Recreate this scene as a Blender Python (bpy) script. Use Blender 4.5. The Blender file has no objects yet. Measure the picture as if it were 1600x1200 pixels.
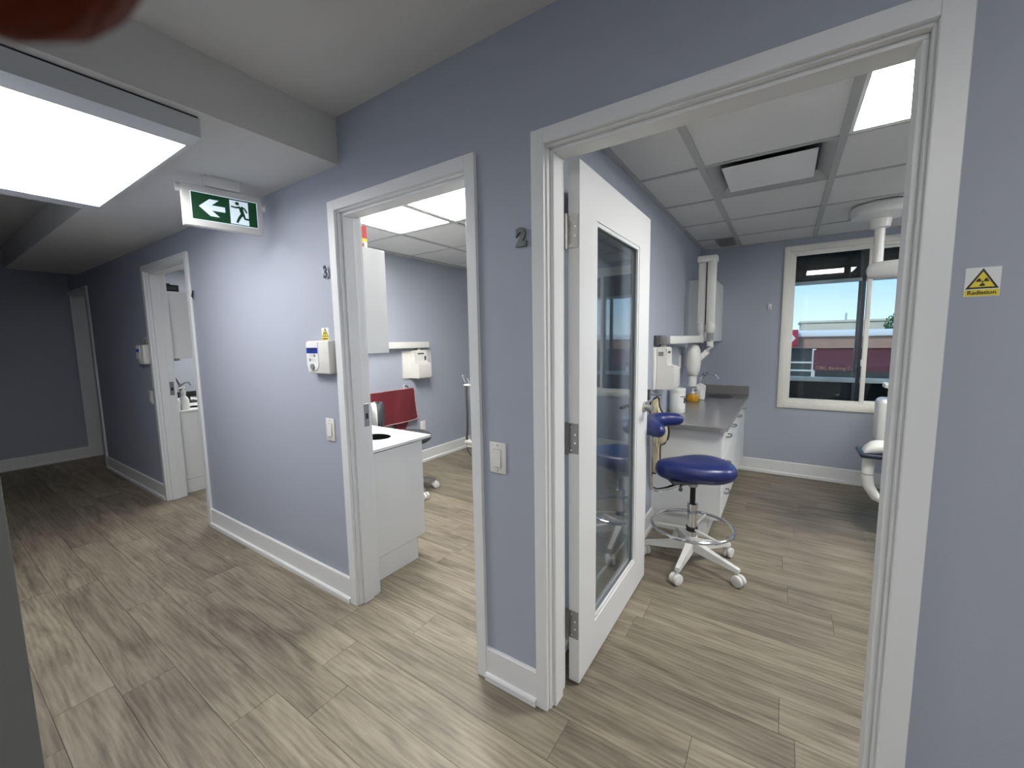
import bpy, bmesh, math, random
from mathutils import Vector, Matrix
random.seed(7)
S = bpy.context.scene
C = S.collection
PI = math.pi

# ---------------------------------------------------------------- camera
CAM = Vector((0.0, -1.23216, 1.38013))
RV = Vector((0.83237489, 0.55397684, -0.01617713))
UV = Vector((-0.04497449, 0.0966117, 0.99430552))
FV = Vector((-0.55238513, 0.82690739, -0.10533198))
cd = bpy.data.cameras.new('camera')
cam = bpy.data.objects.new('camera', cd)
C.objects.link(cam)
cd.sensor_fit = 'HORIZONTAL'
cd.sensor_width = 36.0
cd.lens = 638.67 / 1600 * 36.0
cd.clip_start = 0.004
cd.clip_end = 200
cd.dof.use_dof = True
cd.dof.focus_distance = 2.6
cd.dof.aperture_fstop = 21.0
M = Matrix((RV, UV, -FV)).transposed().to_4x4()
M.translation = CAM
cam.matrix_world = M
S.camera = cam

# ---------------------------------------------------------------- world, exposure, light levels
EXPOSURE = 0.7
L_HALL = 7.8
L_REAR = 11.0
L_ROOM2 = 23.0
L_ROOM3 = 22.0
L_ROOM4 = 16.0
L_ROOM5 = 2.0
vs = S.view_settings
vs.view_transform = 'Standard'
vs.look = 'None'
vs.exposure = EXPOSURE
vs.gamma = 1.0
vs.use_curve_mapping = False
W = bpy.data.worlds.new('sky')
S.world = W
W.use_nodes = True
nt = W.node_tree
nt.nodes.clear()
out = nt.nodes.new('ShaderNodeOutputWorld')
bg = nt.nodes.new('ShaderNodeBackground')
tc = nt.nodes.new('ShaderNodeTexCoord')
sx = nt.nodes.new('ShaderNodeSeparateXYZ')
rp = nt.nodes.new('ShaderNodeValToRGB')
nt.links.new(tc.outputs['Generated'], sx.inputs[0])
nt.links.new(sx.outputs['Z'], rp.inputs[0])
nt.links.new(rp.outputs[0], bg.inputs[0])
nt.links.new(bg.outputs[0], out.inputs[0])
e = rp.color_ramp.elements
e[0].position = 0.0
e[0].color = (0.62, 0.78, 0.86, 1)
e[1].position = 0.20
e[1].color = (0.13, 0.42, 0.85, 1)
bg.inputs[1].default_value = 0.95
sd = bpy.data.lights.new('sun', 'SUN')
sd.energy = 1.1
sd.color = (1.0, 0.9, 0.75)
sd.angle = 0.01
sun = bpy.data.objects.new('sun', sd)
C.objects.link(sun)
sun.rotation_euler = Vector((0.3, 0.75, -0.6)).to_track_quat('-Z', 'Y').to_euler()


# ---------------------------------------------------------------- materials
def mat(name, col, rough=0.5, metal=0.0, emit=None, estr=0.0, bump=0.0, bscale=200.0, var=0.0, coat=0.0, spec=0.5):
    m = bpy.data.materials.new(name)
    m.use_nodes = True
    n = m.node_tree.nodes
    l = m.node_tree.links
    b = n['Principled BSDF']
    b.inputs['Base Color'].default_value = (*col, 1)
    b.inputs['Roughness'].default_value = rough
    b.inputs['Metallic'].default_value = metal
    b.inputs['Specular IOR Level'].default_value = spec
    if coat:
        b.inputs['Coat Weight'].default_value = coat
    if emit:
        b.inputs['Emission Color'].default_value = (*emit, 1)
        b.inputs['Emission Strength'].default_value = estr
    g = n.new('ShaderNodeNewGeometry')
    if bump or var:
        t = n.new('ShaderNodeTexNoise')
        t.inputs['Scale'].default_value = bscale
        t.inputs['Detail'].default_value = 3
        l.new(g.outputs['Position'], t.inputs['Vector'])
        if bump:
            bp = n.new('ShaderNodeBump')
            bp.inputs['Strength'].default_value = bump
            bp.inputs['Distance'].default_value = 0.002
            l.new(t.outputs['Fac'], bp.inputs['Height'])
            l.new(bp.outputs[0], b.inputs['Normal'])
        if var:
            t2 = n.new('ShaderNodeTexNoise')
            t2.inputs['Scale'].default_value = 3.0
            l.new(g.outputs['Position'], t2.inputs['Vector'])
            r = n.new('ShaderNodeValToRGB')
            r.color_ramp.elements[0].color = (*[c * (1 - var) for c in col], 1)
            r.color_ramp.elements[1].color = (*[min(1, c * (1 + var)) for c in col], 1)
            l.new(t2.outputs['Fac'], r.inputs[0])
            l.new(r.outputs[0], b.inputs['Base Color'])
    return m


def glass_mat(name, tint, ior=1.5):
    m = bpy.data.materials.new(name)
    m.use_nodes = True
    n = m.node_tree.nodes
    l = m.node_tree.links
    n.clear()
    o = n.new('ShaderNodeOutputMaterial')
    mx = n.new('ShaderNodeMixShader')
    fr = n.new('ShaderNodeFresnel')
    gm = n.new('ShaderNodeNewGeometry')
    im = n.new('ShaderNodeMapRange')      # same surface reflection seen from inside the pane
    im.inputs[3].default_value = ior
    im.inputs[4].default_value = 1.0 / ior
    l.new(gm.outputs['Backfacing'], im.inputs[0])
    l.new(im.outputs[0], fr.inputs[0])
    tr = n.new('ShaderNodeBsdfTransparent')
    tr.inputs[0].default_value = (*tint, 1)
    gl = n.new('ShaderNodeBsdfGlossy')
    gl.inputs['Roughness'].default_value = 0.0
    gl.inputs[0].default_value = (1, 1, 1, 1)
    l.new(fr.outputs[0], mx.inputs[0])
    l.new(tr.outputs[0], mx.inputs[1])
    l.new(gl.outputs[0], mx.inputs[2])
    l.new(mx.outputs[0], o.inputs[0])
    return m


def floor_mat():
    m = bpy.data.materials.new('vinyl_plank_wood')
    m.use_nodes = True
    n = m.node_tree.nodes
    l = m.node_tree.links
    b = n['Principled BSDF']
    g = n.new('ShaderNodeNewGeometry')
    oi = n.new('ShaderNodeObjectInfo')
    mul = n.new('ShaderNodeMath')
    mul.operation = 'MULTIPLY'
    mul.inputs[1].default_value = 61.0
    l.new(oi.outputs['Random'], mul.inputs[0])
    cmb = n.new('ShaderNodeCombineXYZ')
    l.new(mul.outputs[0], cmb.inputs[0])
    l.new(mul.outputs[0], cmb.inputs[2])
    add = n.new('ShaderNodeVectorMath')
    add.operation = 'ADD'
    l.new(g.outputs['Position'], add.inputs[0])
    l.new(cmb.outputs[0], add.inputs[1])

    def noise(sc, detail, dist, rough=0.55):
        mp = n.new('ShaderNodeMapping')
        mp.inputs['Scale'].default_value = sc
        l.new(add.outputs[0], mp.inputs[0])
        t = n.new('ShaderNodeTexNoise')
        t.inputs['Scale'].default_value = 1.0
        t.inputs['Detail'].default_value = detail
        t.inputs['Distortion'].default_value = dist
        t.inputs['Roughness'].default_value = rough
        l.new(mp.outputs[0], t.inputs['Vector'])
        return t
    big = noise((1.5, 11.0, 1.0), 5, 1.6)
    fine = noise((9.0, 150.0, 1.0), 4, 0.3)
    blot = noise((2.6, 6.0, 1.0), 2, 0.5)
    # cathedral grain: wave distorted
    mpw = n.new('ShaderNodeMapping')
    mpw.inputs['Scale'].default_value = (1.4, 9.0, 1.0)
    l.new(add.outputs[0], mpw.inputs[0])
    wv = n.new('ShaderNodeTexWave')
    wv.wave_type = 'BANDS'
    wv.bands_direction = 'Y'
    wv.inputs['Scale'].default_value = 1.6
    wv.inputs['Distortion'].default_value = 9.0
    wv.inputs['Detail'].default_value = 2.0
    wv.inputs['Detail Scale'].default_value = 0.9
    l.new(mpw.outputs[0], wv.inputs['Vector'])

    def mix(a, bb, f):
        x = n.new('ShaderNodeMix')
        x.data_type = 'FLOAT'
        x.inputs[0].default_value = f
        l.new(a, x.inputs[2])
        l.new(bb, x.inputs[3])
        return x.outputs[0]
    v = mix(big.outputs['Fac'], blot.outputs['Fac'], 0.25)
    v = mix(v, fine.outputs['Fac'], 0.25)
    v = mix(v, wv.outputs['Fac'], 0.06)
    r = n.new('ShaderNodeValToRGB')
    el = r.color_ramp.elements
    el[0].position = 0.30
    el[0].color = (0.078, 0.066, 0.050, 1)
    el[1].position = 0.68
    el[1].color = (0.345, 0.302, 0.232, 1)
    k = el.new(0.42)
    k.color = (0.166, 0.139, 0.102, 1)
    k = el.new(0.53)
    k.color = (0.252, 0.216, 0.161, 1)
    l.new(v, r.inputs[0])
    # tone of the whole plank
    tone = n.new('ShaderNodeMapRange')
    tone.inputs[3].default_value = 0.84
    tone.inputs[4].default_value = 1.12
    l.new(oi.outputs['Random'], tone.inputs[0])
    hs = n.new('ShaderNodeHueSaturation')
    l.new(tone.outputs[0], hs.inputs['Value'])
    l.new(r.outputs[0], hs.inputs['Color'])
    l.new(hs.outputs[0], b.inputs['Base Color'])
    rr = n.new('ShaderNodeMapRange')
    rr.inputs[3].default_value = 0.42
    rr.inputs[4].default_value = 0.6
    l.new(v, rr.inputs[0])
    l.new(rr.outputs[0], b.inputs['Roughness'])
    b.inputs['Specular IOR Level'].default_value = 0.4
    bp = n.new('ShaderNodeBump')
    bp.inputs['Strength'].default_value = 0.15
    bp.inputs['Distance'].default_value = 0.002
    l.new(v, bp.inputs['Height'])
    l.new(bp.outputs[0], b.inputs['Normal'])
    return m


def tile_mat():
    return mat('ceiling_tile_fissured', (0.68, 0.68, 0.66), 0.9, bump=0.5, bscale=320, var=0.02)


MT = {
    'wall': mat('periwinkle_paint', (0.392, 0.418, 0.487), 0.62, bump=0.25, bscale=260),
    'ceil': mat('ceiling_paint', (0.62, 0.62, 0.60), 0.9, bump=0.35, bscale=180),
    'trim': mat('white_trim_paint', (0.78, 0.79, 0.785), 0.38),
    'lam': mat('white_laminate', (0.76, 0.77, 0.755), 0.4),
    'tile': tile_mat(),
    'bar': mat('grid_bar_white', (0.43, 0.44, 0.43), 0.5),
    'floor': floor_mat(),
    'gap': mat('dark_joint', (0.05, 0.045, 0.04), 0.9),
    'chrome': mat('chrome', (0.75, 0.75, 0.76), 0.12, 1.0),
    'nickel': mat('brushed_nickel', (0.50, 0.49, 0.47), 0.3, 1.0),
    'steel': mat('dark_steel', (0.33, 0.33, 0.33), 0.38, 1.0),
    'black': mat('black_plastic', (0.012, 0.012, 0.013), 0.4),
    'dark': mat('dark_grey_plastic', (0.06, 0.06, 0.065), 0.5),
    'midgrey': mat('mid_grey_plastic', (0.25, 0.25, 0.25), 0.5),
    'plastic': mat('white_plastic', (0.74, 0.74, 0.71), 0.35),
    'warmpl': mat('warm_white_plastic', (0.76, 0.75, 0.70), 0.35),
    'navy': mat('navy_vinyl', (0.012, 0.022, 0.125), 0.33, coat=0.1),
    'void': mat('hole_shade_black', (0.003, 0.003, 0.003), 1.0, spec=0.0),  # black paints the darkness inside the shallow waste holes
    'deepnavy': mat('deep_navy_vinyl', (0.02, 0.025, 0.05), 0.4),
    'jambgrey': mat('dark_grey_frame_paint', (0.105, 0.11, 0.105), 0.5),
    'gunmetal': mat('gunmetal', (0.24, 0.24, 0.24), 0.35, 1.0),
    'slate': mat('slate_vinyl', (0.055, 0.062, 0.072), 0.45),
    'counter': mat('grey_stone_counter', (0.22, 0.215, 0.21), 0.22, var=0.08),
    'maroon': mat('maroon_vinyl', (0.16, 0.022, 0.03), 0.45, bump=0.3, bscale=30, var=0.25),
    'cream': mat('cream_vinyl', (0.62, 0.55, 0.36), 0.5, bump=0.4, bscale=25),
    'red': mat('red_card', (0.55, 0.03, 0.03), 0.5),
    'yellow': mat('yellow_print', (0.80, 0.66, 0.02), 0.5),
    'ink': mat('black_ink', (0.01, 0.01, 0.01), 0.5),
    'paper': mat('white_print', (0.80, 0.81, 0.80), 0.5),
    'amber': mat('amber_liquid', (0.62, 0.33, 0.02), 0.12),
    'green': mat('exit_green', (0.002, 0.05, 0.016), 0.5, emit=(0.0, 0.16, 0.04), estr=0.05),
    'exitw': mat('exit_white', (0.7, 0.8, 0.85), 0.5, emit=(0.72, 0.86, 1.0), estr=0.3),
    'lcd': mat('blue_display', (0.008, 0.03, 0.22), 0.25, emit=(0.01, 0.05, 0.35), estr=0.15),
    'glass': glass_mat('door_glass', (0.74, 0.77, 0.78), 1.8),
    'wglass': glass_mat('window_glass', (0.93, 0.96, 0.96), 1.42),
    'vinylframe': mat('window_vinyl', (0.84, 0.83, 0.76), 0.4),
    'alu': mat('outer_aluminium', (0.45, 0.50, 0.50), 0.5),
    'spandrel': mat('black_spandrel', (0.006, 0.008, 0.008), 0.3, spec=0.15),
    'tube': mat('beige_tube', (0.55, 0.53, 0.47), 0.4),
    'shaded_skin': mat('shaded_skin', (0.10, 0.016, 0.004), 0.8, bump=0.3, bscale=900, spec=0.1),  # shade from the phone on the fingertip is put into this dark colour
    'nail': mat('nail', (0.42, 0.16, 0.12), 0.35),
    'awning': mat('maroon_awning', (0.10, 0.010, 0.016), 0.7),
    'brick': mat('orange_brick', (0.40, 0.24, 0.17), 0.8, var=0.15),
    'stone': mat('beige_stone', (0.80, 0.70, 0.52), 0.8, var=0.08),
    'shop': mat('dark_shop_glass', (0.03, 0.045, 0.045), 0.2),
    'asphalt': mat('asphalt', (0.12, 0.12, 0.12), 0.9),
    'leaf': mat('shrub_leaf', (0.06, 0.16, 0.04), 0.7, var=0.4),
    'white': mat('white_metal_paint', (0.8, 0.8, 0.78), 0.4),
    'bankred': mat('sign_red', (0.40, 0.015, 0.04), 0.5),
}


def lamp_mat(name, s, col=(1.0, 0.985, 0.95)):
    return mat(name, (0.8, 0.8, 0.8), 0.5, emit=col, estr=s)


# ---------------------------------------------------------------- mesh helpers
def wloc(o):
    v = Vector((0, 0, 0))
    while o is not None:
        v += o.location
        o = o.parent
    return v


class MB:
    def __init__(s):
        s.bm = bmesh.new()

    def box(s, x0, x1, y0, y1, z0, z1, bev=0.0, seg=2, rot=None):
        g = bmesh.ops.create_cube(s.bm, size=1.0)
        vs_ = g['verts']
        for v in vs_:
            v.co = Vector(((x0 + x1) / 2 + v.co.x * (x1 - x0), (y0 + y1) / 2 + v.co.y * (y1 - y0), (z0 + z1) / 2 + v.co.z * (z1 - z0)))
        if bev > 0:
            ed = set()
            for v in vs_:
                ed.update(v.link_edges)
            r = bmesh.ops.bevel(s.bm, geom=list(ed), offset=bev, segments=seg, affect='EDGES', profile=0.5)
            vs_ = [v for v in set(v for f in r['faces'] for v in f.verts) | set(v for v in vs_ if v.is_valid)]
        if rot:
            p, mrot = rot
            for v in vs_:
                v.co = mrot @ (v.co - p) + p
        return s

    def ring(s, cen, ax, r, n, ref=None, ry=None):
        ax = Vector(ax).normalized()
        ref = Vector(ref) if ref else (Vector((0, 0, 1)) if abs(ax.z) < 0.9 else Vector((1, 0, 0)))
        a = ax.cross(ref).normalized()
        b = ax.cross(a).normalized()
        ry = r if ry is None else ry
        return [s.bm.verts.new(Vector(cen) + a * math.cos(2 * PI * i / n) * r + b * math.sin(2 * PI * i / n) * ry) for i in range(n)]

    def bridge(s, r0, r1):
        n = len(r0)
        for i in range(n):
            s.bm.faces.new((r0[i], r0[(i + 1) % n], r1[(i + 1) % n], r1[i]))

    def cap(s, r):
        s.bm.faces.new(r)

    def cyl(s, p0, p1, r0, r1=None, n=16):
        r1 = r0 if r1 is None else r1
        ax = Vector(p1) - Vector(p0)
        a = s.ring(p0, ax, r0, n)
        b = s.ring(p1, ax, r1, n)
        s.bridge(a, b)
        s.cap(a[::-1])
        s.cap(b)
        return s

    def tube(s, pts, r, n=10, closed=False, ref=None, ry=None):
        pts = [Vector(p) for p in pts]
        rs = r if isinstance(r, (list, tuple)) else [r] * len(pts)
        rings = []
        m = len(pts)
        for i, p in enumerate(pts):
            if closed:
                d = pts[(i + 1) % m] - pts[i - 1]
            else:
                d = pts[min(i + 1, m - 1)] - pts[max(i - 1, 0)]
            rings.append(s.ring(p, d, rs[i], n, ref=ref, ry=None if ry is None else (ry[i] if isinstance(ry, (list, tuple)) else ry)))
        for i in range(m - 1):
            s.bridge(rings[i], rings[i + 1])
        if closed:
            s.bridge(rings[-1], rings[0])
        else:
            s.cap(rings[0][::-1])
            s.cap(rings[-1])
        return s

    def lathe(s, prof, cen, n=24, axis=(0, 0, 1)):
        rings = []
        for r, h in prof:
            rings.append(s.ring(Vector(cen) + Vector(axis) * h, axis, max(r, 1e-4), n))
        for i in range(len(rings) - 1):
            s.bridge(rings[i], rings[i + 1])
        s.cap(rings[0][::-1])
        s.cap(rings[-1])
        return s

    def prism(s, poly, o, ux, uy, d):
        """polygon (u,v) list in the plane o + u*ux + v*uy, extruded by vector d"""
        o, ux, uy, d = Vector(o), Vector(ux), Vector(uy), Vector(d)
        a = [s.bm.verts.new(o + ux * u + uy * v) for u, v in poly]
        b = [s.bm.verts.new(o + ux * u + uy * v + d) for u, v in poly]
        n = len(a)
        for i in range(n):
            s.bm.faces.new((a[i], a[(i + 1) % n], b[(i + 1) % n], b[i]))
        s.bm.faces.new(a[::-1])
        s.bm.faces.new(b)
        return s

    def loft(s, rings, caps=True):
        rr = [[s.bm.verts.new(Vector(p)) for p in r] for r in rings]
        for i in range(len(rr) - 1):
            s.bridge(rr[i], rr[i + 1])
        if caps:
            s.cap(rr[0][::-1])
            s.cap(rr[-1])
        return s

    def build(s, name, m, parent=None, local=False, smooth=35, shift=True):
        bmesh.ops.recalc_face_normals(s.bm, faces=s.bm.faces)
        me = bpy.data.meshes.new(name)
        if parent is not None and not local:
            off = wloc(parent)
            bmesh.ops.translate(s.bm, verts=s.bm.verts, vec=-off)
        s.bm.to_mesh(me)
        s.bm.free()
        o = bpy.data.objects.new(name, me)
        C.objects.link(o)
        me.materials.append(MT[m] if isinstance(m, str) else m)
        if smooth:
            me.polygons.foreach_set('use_smooth', [True] * len(me.polygons))
            me.set_sharp_from_angle(angle=math.radians(smooth))
        if parent is not None:
            o.parent = parent
        return o


def tag(o, label, cat, group=None):
    o['label'] = label
    o['category'] = cat
    if group:
        o['group'] = group
    return o


def thing(name, label, cat, loc=(0, 0, 0), rz=0.0, group=None):
    o = bpy.data.objects.new(name, None)
    o.empty_display_size = 0.1
    C.objects.link(o)
    o.location = loc
    o.rotation_euler = (0, 0, rz)
    return tag(o, label, cat, group)


def struct(o, label=None):
    o['kind'] = 'structure'
    if label:
        o['label'] = label
    return o


def sempty(name, loc, label=None):
    o = bpy.data.objects.new(name, None)
    o.empty_display_size = 0.1
    C.objects.link(o)
    o.location = loc
    return struct(o, label)


def text_mesh(name, txt, size, extr, mtl, parent, origin, ux, uy, offset=0.0, align='CENTER', bev=0.0):
    """flat letters in the plane spanned by ux, uy through origin (world)"""
    cu = bpy.data.curves.new(name, 'FONT')
    cu.body = txt
    cu.size = size
    cu.extrude = extr
    cu.offset = offset
    cu.bevel_depth = bev
    cu.resolution_u = 6
    cu.align_x = align
    cu.align_y = 'CENTER'
    tmp = bpy.data.objects.new('tmp', cu)
    C.objects.link(tmp)
    dg = bpy.context.evaluated_depsgraph_get()
    dg.update()
    me = bpy.data.meshes.new_from_object(tmp.evaluated_get(dg))
    bpy.data.objects.remove(tmp)
    bpy.data.curves.remove(cu)
    me.name = name
    ux, uy = Vector(ux).normalized(), Vector(uy).normalized()
    uz = ux.cross(uy)
    off = wloc(parent) if parent is not None else Vector((0, 0, 0))
    for v in me.vertices:
        c = v.co
        v.co = Vector(origin) + ux * c.x + uy * c.y + uz * c.z - off
    me.materials.clear()
    me.materials.append(MT[mtl])
    o = bpy.data.objects.new(name, me)
    C.objects.link(o)
    if parent is not None:
        o.parent = parent
    return o


def copy_tree(o, parent=None):
    c = o.copy()
    C.objects.link(c)
    c.parent = parent
    for ch in list(o.children):
        copy_tree(ch, c)
    return c


def arc(c, r, a0, a1, n, u=(1, 0, 0), v=(0, 1, 0)):
    c, u, v = Vector(c), Vector(u), Vector(v)
    return [c + u * r * math.cos(a0 + (a1 - a0) * i / n) + v * r * math.sin(a0 + (a1 - a0) * i / n) for i in range(n + 1)]


# ================================================================ THE SETTING
XE = -7.29        # end wall of the hall
WT = 0.12         # thickness of the hall wall
YB = 3.58         # back wall of the rooms
X2L, X3R, X3L, X4R = -0.776, -0.896, -3.44, -3.56
X4L = -6.15
XR = 2.2
HR = 2.286        # ceiling of the rooms
HLO, HHI = 2.2124, 2.4214
HIN = 2.010       # inner head of the casings
HC = 2.057
YO = -1.18        # opposite wall of the hall
# openings in the hall wall: inner edges of the casings
OPEN = {2: (-0.678, 0.228), 3: (-1.817, -1.008), 4: (-4.55, -3.657), 5: (-7.29, -6.46)}
OUT = {2: (-0.7247, 0.2779), 3: (-1.869, -0.9625), 4: (-4.597, -3.6099), 5: (-7.29, -6.41)}
TOPZ = 2.60

# hall wall with its four door openings
w = MB()
edges = [OPEN[5], OPEN[4], OPEN[3], OPEN[2]]
xs = XE
for a, b in edges:
    a2, b2 = a - 0.012, b + 0.012
    if a2 > xs + 0.02:
        w.box(xs, a2, 0, WT, -0.02, TOPZ)
    w.box(max(a2, XE), b2, 0, WT, HIN + 0.012, TOPZ)
    xs = b2
w.box(xs, XR + 0.1, 0, WT, -0.02, TOPZ)
wall_main = struct(w.build('wall_hall', 'wall', smooth=0), 'lavender blue hall wall with door openings')

struct(MB().box(XE - 0.12, XE, -2.7, YB + 0.14, -0.02, TOPZ).build('wall_end', 'wall', smooth=0), 'lavender blue wall closing the far end of the hall')
struct(MB().box(XE, -0.8, -2.7, YO, -0.02, TOPZ).build('wall_opposite', 'wall', smooth=0), 'wall corner at the left edge of the photo')
struct(MB().box(-0.812, -0.795, -1.42, YO + 0.004, 0, TOPZ, bev=0.002).build('trim_5', 'jambgrey', smooth=0), 'dark grey frame strip at the left edge of the photo')
struct(MB().box(-0.8, XR + 0.1, -2.82, -2.7, -0.02, TOPZ).build('wall_rear', 'wall', smooth=0))
struct(MB().box(XR, XR + 0.1, -2.7, YB + 0.14, -0.02, TOPZ).build('wall_right', 'wall', smooth=0))
struct(MB().box(X3R, X2L, WT, YB, -0.02, TOPZ).build('wall_partition', 'wall', smooth=0), 'wall on the left of the room with the blue stool')
struct(MB().box(X4R, X3L, WT, YB, -0.02, TOPZ).build('wall_partition', 'wall', smooth=0), 'wall behind the maroon apron in the middle room')
struct(MB().box(X4L - 0.12, X4L, WT, YB, -0.02, TOPZ).build('wall_partition', 'wall', smooth=0))
# back wall with window hole
WX0, WX1, WZ0, WZ1 = 0.0, 1.19, 0.725, 2.18
b = MB()
b.box(XE, WX0, YB, YB + 0.14, -0.02, TOPZ)
b.box(WX1, XR, YB, YB + 0.14, -0.02, TOPZ)
b.box(WX0, WX1, YB, YB + 0.14, -0.02, WZ0)
b.box(WX0, WX1, YB, YB + 0.14, WZ1, TOPZ)
struct(b.build('wall_back', 'wall', smooth=0), 'lavender blue wall around the window')

# floor slab and single planks
floor = struct(MB().box(XE - 0.1, XR + 0.1, -2.8, YB + 0.14, -0.06, -0.004).build('floor', 'gap', smooth=0), 'grey brown wood plank floor')
PW, PL = 0.1735, 1.205
pm = bpy.data.meshes.new('floor_plank')
bmp = bmesh.new()
bmesh.ops.create_cube(bmp, size=1.0)
for v in bmp.verts:
    v.co = Vector((v.co.x * (1 - 0.0016 / PL), v.co.y * (PW - 0.0014), v.co.z * 0.004 - 0.002))
bmp.to_mesh(pm)
bmp.free()
pm.materials.append(MT['floor'])
known = {-1: -1.80, -2: -1.60, -3: -1.414, -5: -2.135, 2: 0.041, 0: -0.21, 6: 0.25, 4: -0.53}
rowoff = 0.0
for row in range(-7, 21):
    y0 = row * PW
    if row in known:
        j = known[row]
    else:
        j = random.uniform(0, PL)
    x = XE + ((j - XE) % PL) - PL
    while x < XR:
        a, bb = max(x, XE), min(x + PL, XR)
        if bb - a > 0.02:
            o = bpy.data.objects.new('floor_plank', pm)
            C.objects.link(o)
            o.parent = floor
            o.location = ((a + bb) / 2, y0 + PW / 2, 0)
            o.scale = (bb - a, 1, 1)
        x += PL
b = MB().box(-0.8, XR, -2.7, -7 * PW, -0.004, 0.0)
b.build('floor_area', 'floor', floor, smooth=0)

# hall ceilings
struct(MB().box(XE, XR, -2.7, 0, HHI, HHI + 0.1).build('ceiling_hall', 'ceil', smooth=0), 'white painted hall ceiling')
b = MB()
b.box(-3.36, -1.782, YO, 0, HLO, HHI + 0.001)
b.box(-6.80, -3.36, -0.53, 0, HLO, HHI + 0.001)
struct(b.build('ceiling_bulkhead', 'ceil', smooth=0), 'lower box of ceiling along the hall')


# door linings (jamb + stop) and casings
def board(name, parent, *bx, bev=0.0015, m='trim'):
    return MB().box(*bx, bev=bev, seg=1).build(name, m, parent, smooth=0)


trim_labels = {2: 'white door frame around the opening with the blue stool', 3: 'white door frame around the middle opening, strike plate on its left jamb',
               4: 'white door frame around the far narrow opening', 5: 'white frame at the dark far end of the hall'}
for k in (2, 3, 4, 5):
    a, bb = OPEN[k]
    oa, ob = OUT[k]
    t = sempty('trim_%d' % (k - 1), ((a + bb) / 2, 0, 0), trim_labels[k])
    CT = 0.017
    if k != 5:
        board('casing', t, oa, a, -CT, 0, 0, HC)
        board('jamb', t, a - 0.012, a + 0.006, -0.001, WT + 0.002, 0, HIN - 0.006)
        board('door_stop', t, a + 0.005, a + 0.018, 0.021, 0.079, 0, HIN - 0.018)
        board('back_casing', t, oa, a, WT, WT + CT, 0, HC)
    else:
        board('jamb', t, a, a + 0.012, -0.001, WT + 0.01, 0, HIN - 0.006)
    board('casing', t, bb, ob, -CT, 0, 0, HC)
    board('back_casing', t, bb, ob, WT, WT + CT, 0, HC)
    board('jamb', t, bb - 0.006, bb + 0.012, -0.001, WT + 0.002, 0, HIN - 0.006)
    board('door_stop', t, bb - 0.018, bb - 0.005, 0.021, 0.079, 0, HIN - 0.018)
    board('head_casing', t, a, bb, -CT, 0, HIN, HC)
    board('back_casing', t, a, bb, WT, WT + CT, HIN, HC)
    board('head_jamb', t, a - 0.012, bb + 0.012, -0.001, WT + 0.002, HIN - 0.006, HIN + 0.012)
    board('door_stop', t, a + 0.006, bb - 0.006, 0.021, 0.079, HIN - 0.018, HIN - 0.005)
    if k in (3, 4):
        p = MB().box(a + 0.0055, a + 0.0085, 0.086, 0.117, 0.945, 1.065, bev=0.001, seg=1).build('strike_plate', 'steel', t, smooth=0)
        p['label'] = 'dark metal strike plate on the jamb'
        MB().box(a + 0.0086, a + 0.009, 0.094, 0.110, 0.985, 1.015).build('latch_hole', 'black', p, smooth=0)


# baseboards
def baseboard(name, p0, p1, nrm, label=None):
    p0, p1, nn = Vector((*p0, 0)), Vector((*p1, 0)), Vector((*nrm, 0))
    d = (p1 - p0)
    L = d.length
    u = d.normalized()
    prof = [(0, 0), (0.026, 0), (0.026, 0.022), (0.022, 0.028), (0.0135, 0.030), (0.0135, 0.131), (0.010, 0.136), (0, 0.136)]
    return struct(MB().prism(prof, p0, nn, (0, 0, 1), u * L).build(name, 'trim', smooth=0), label)


baseboard('baseboard_hall', (OUT[4][1], 0), (OUT[3][0], 0), (0, -1), 'white baseboard of the long wall piece below the light switch')
baseboard('baseboard_hall', (OUT[3][1], 0), (OUT[2][0], 0), (0, -1), 'short white baseboard between the two near door frames')
baseboard('baseboard_hall', (OUT[5][1], 0), (OUT[4][0], 0), (0, -1), 'white baseboard in the dark far part of the hall')
baseboard('baseboard_hall', (OUT[2][1], 0), (XR, 0), (0, -1))
baseboard('baseboard_end', (XE, YO), (XE, -0.0), (1, 0), 'white baseboard along the far end wall')
baseboard('baseboard_back', (X2L, YB), (XR, YB), (0, -1), 'white baseboard under the window')
baseboard('baseboard_left', (X2L, WT + 0.02), (X2L, 1.78), (1, 0))
baseboard('baseboard_middle', (X3L, 0.75), (X3L, YB), (1, 0), 'white baseboard below the maroon apron')
baseboard('baseboard_middle', (X3L, YB), (X3R, YB), (0, -1))


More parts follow.
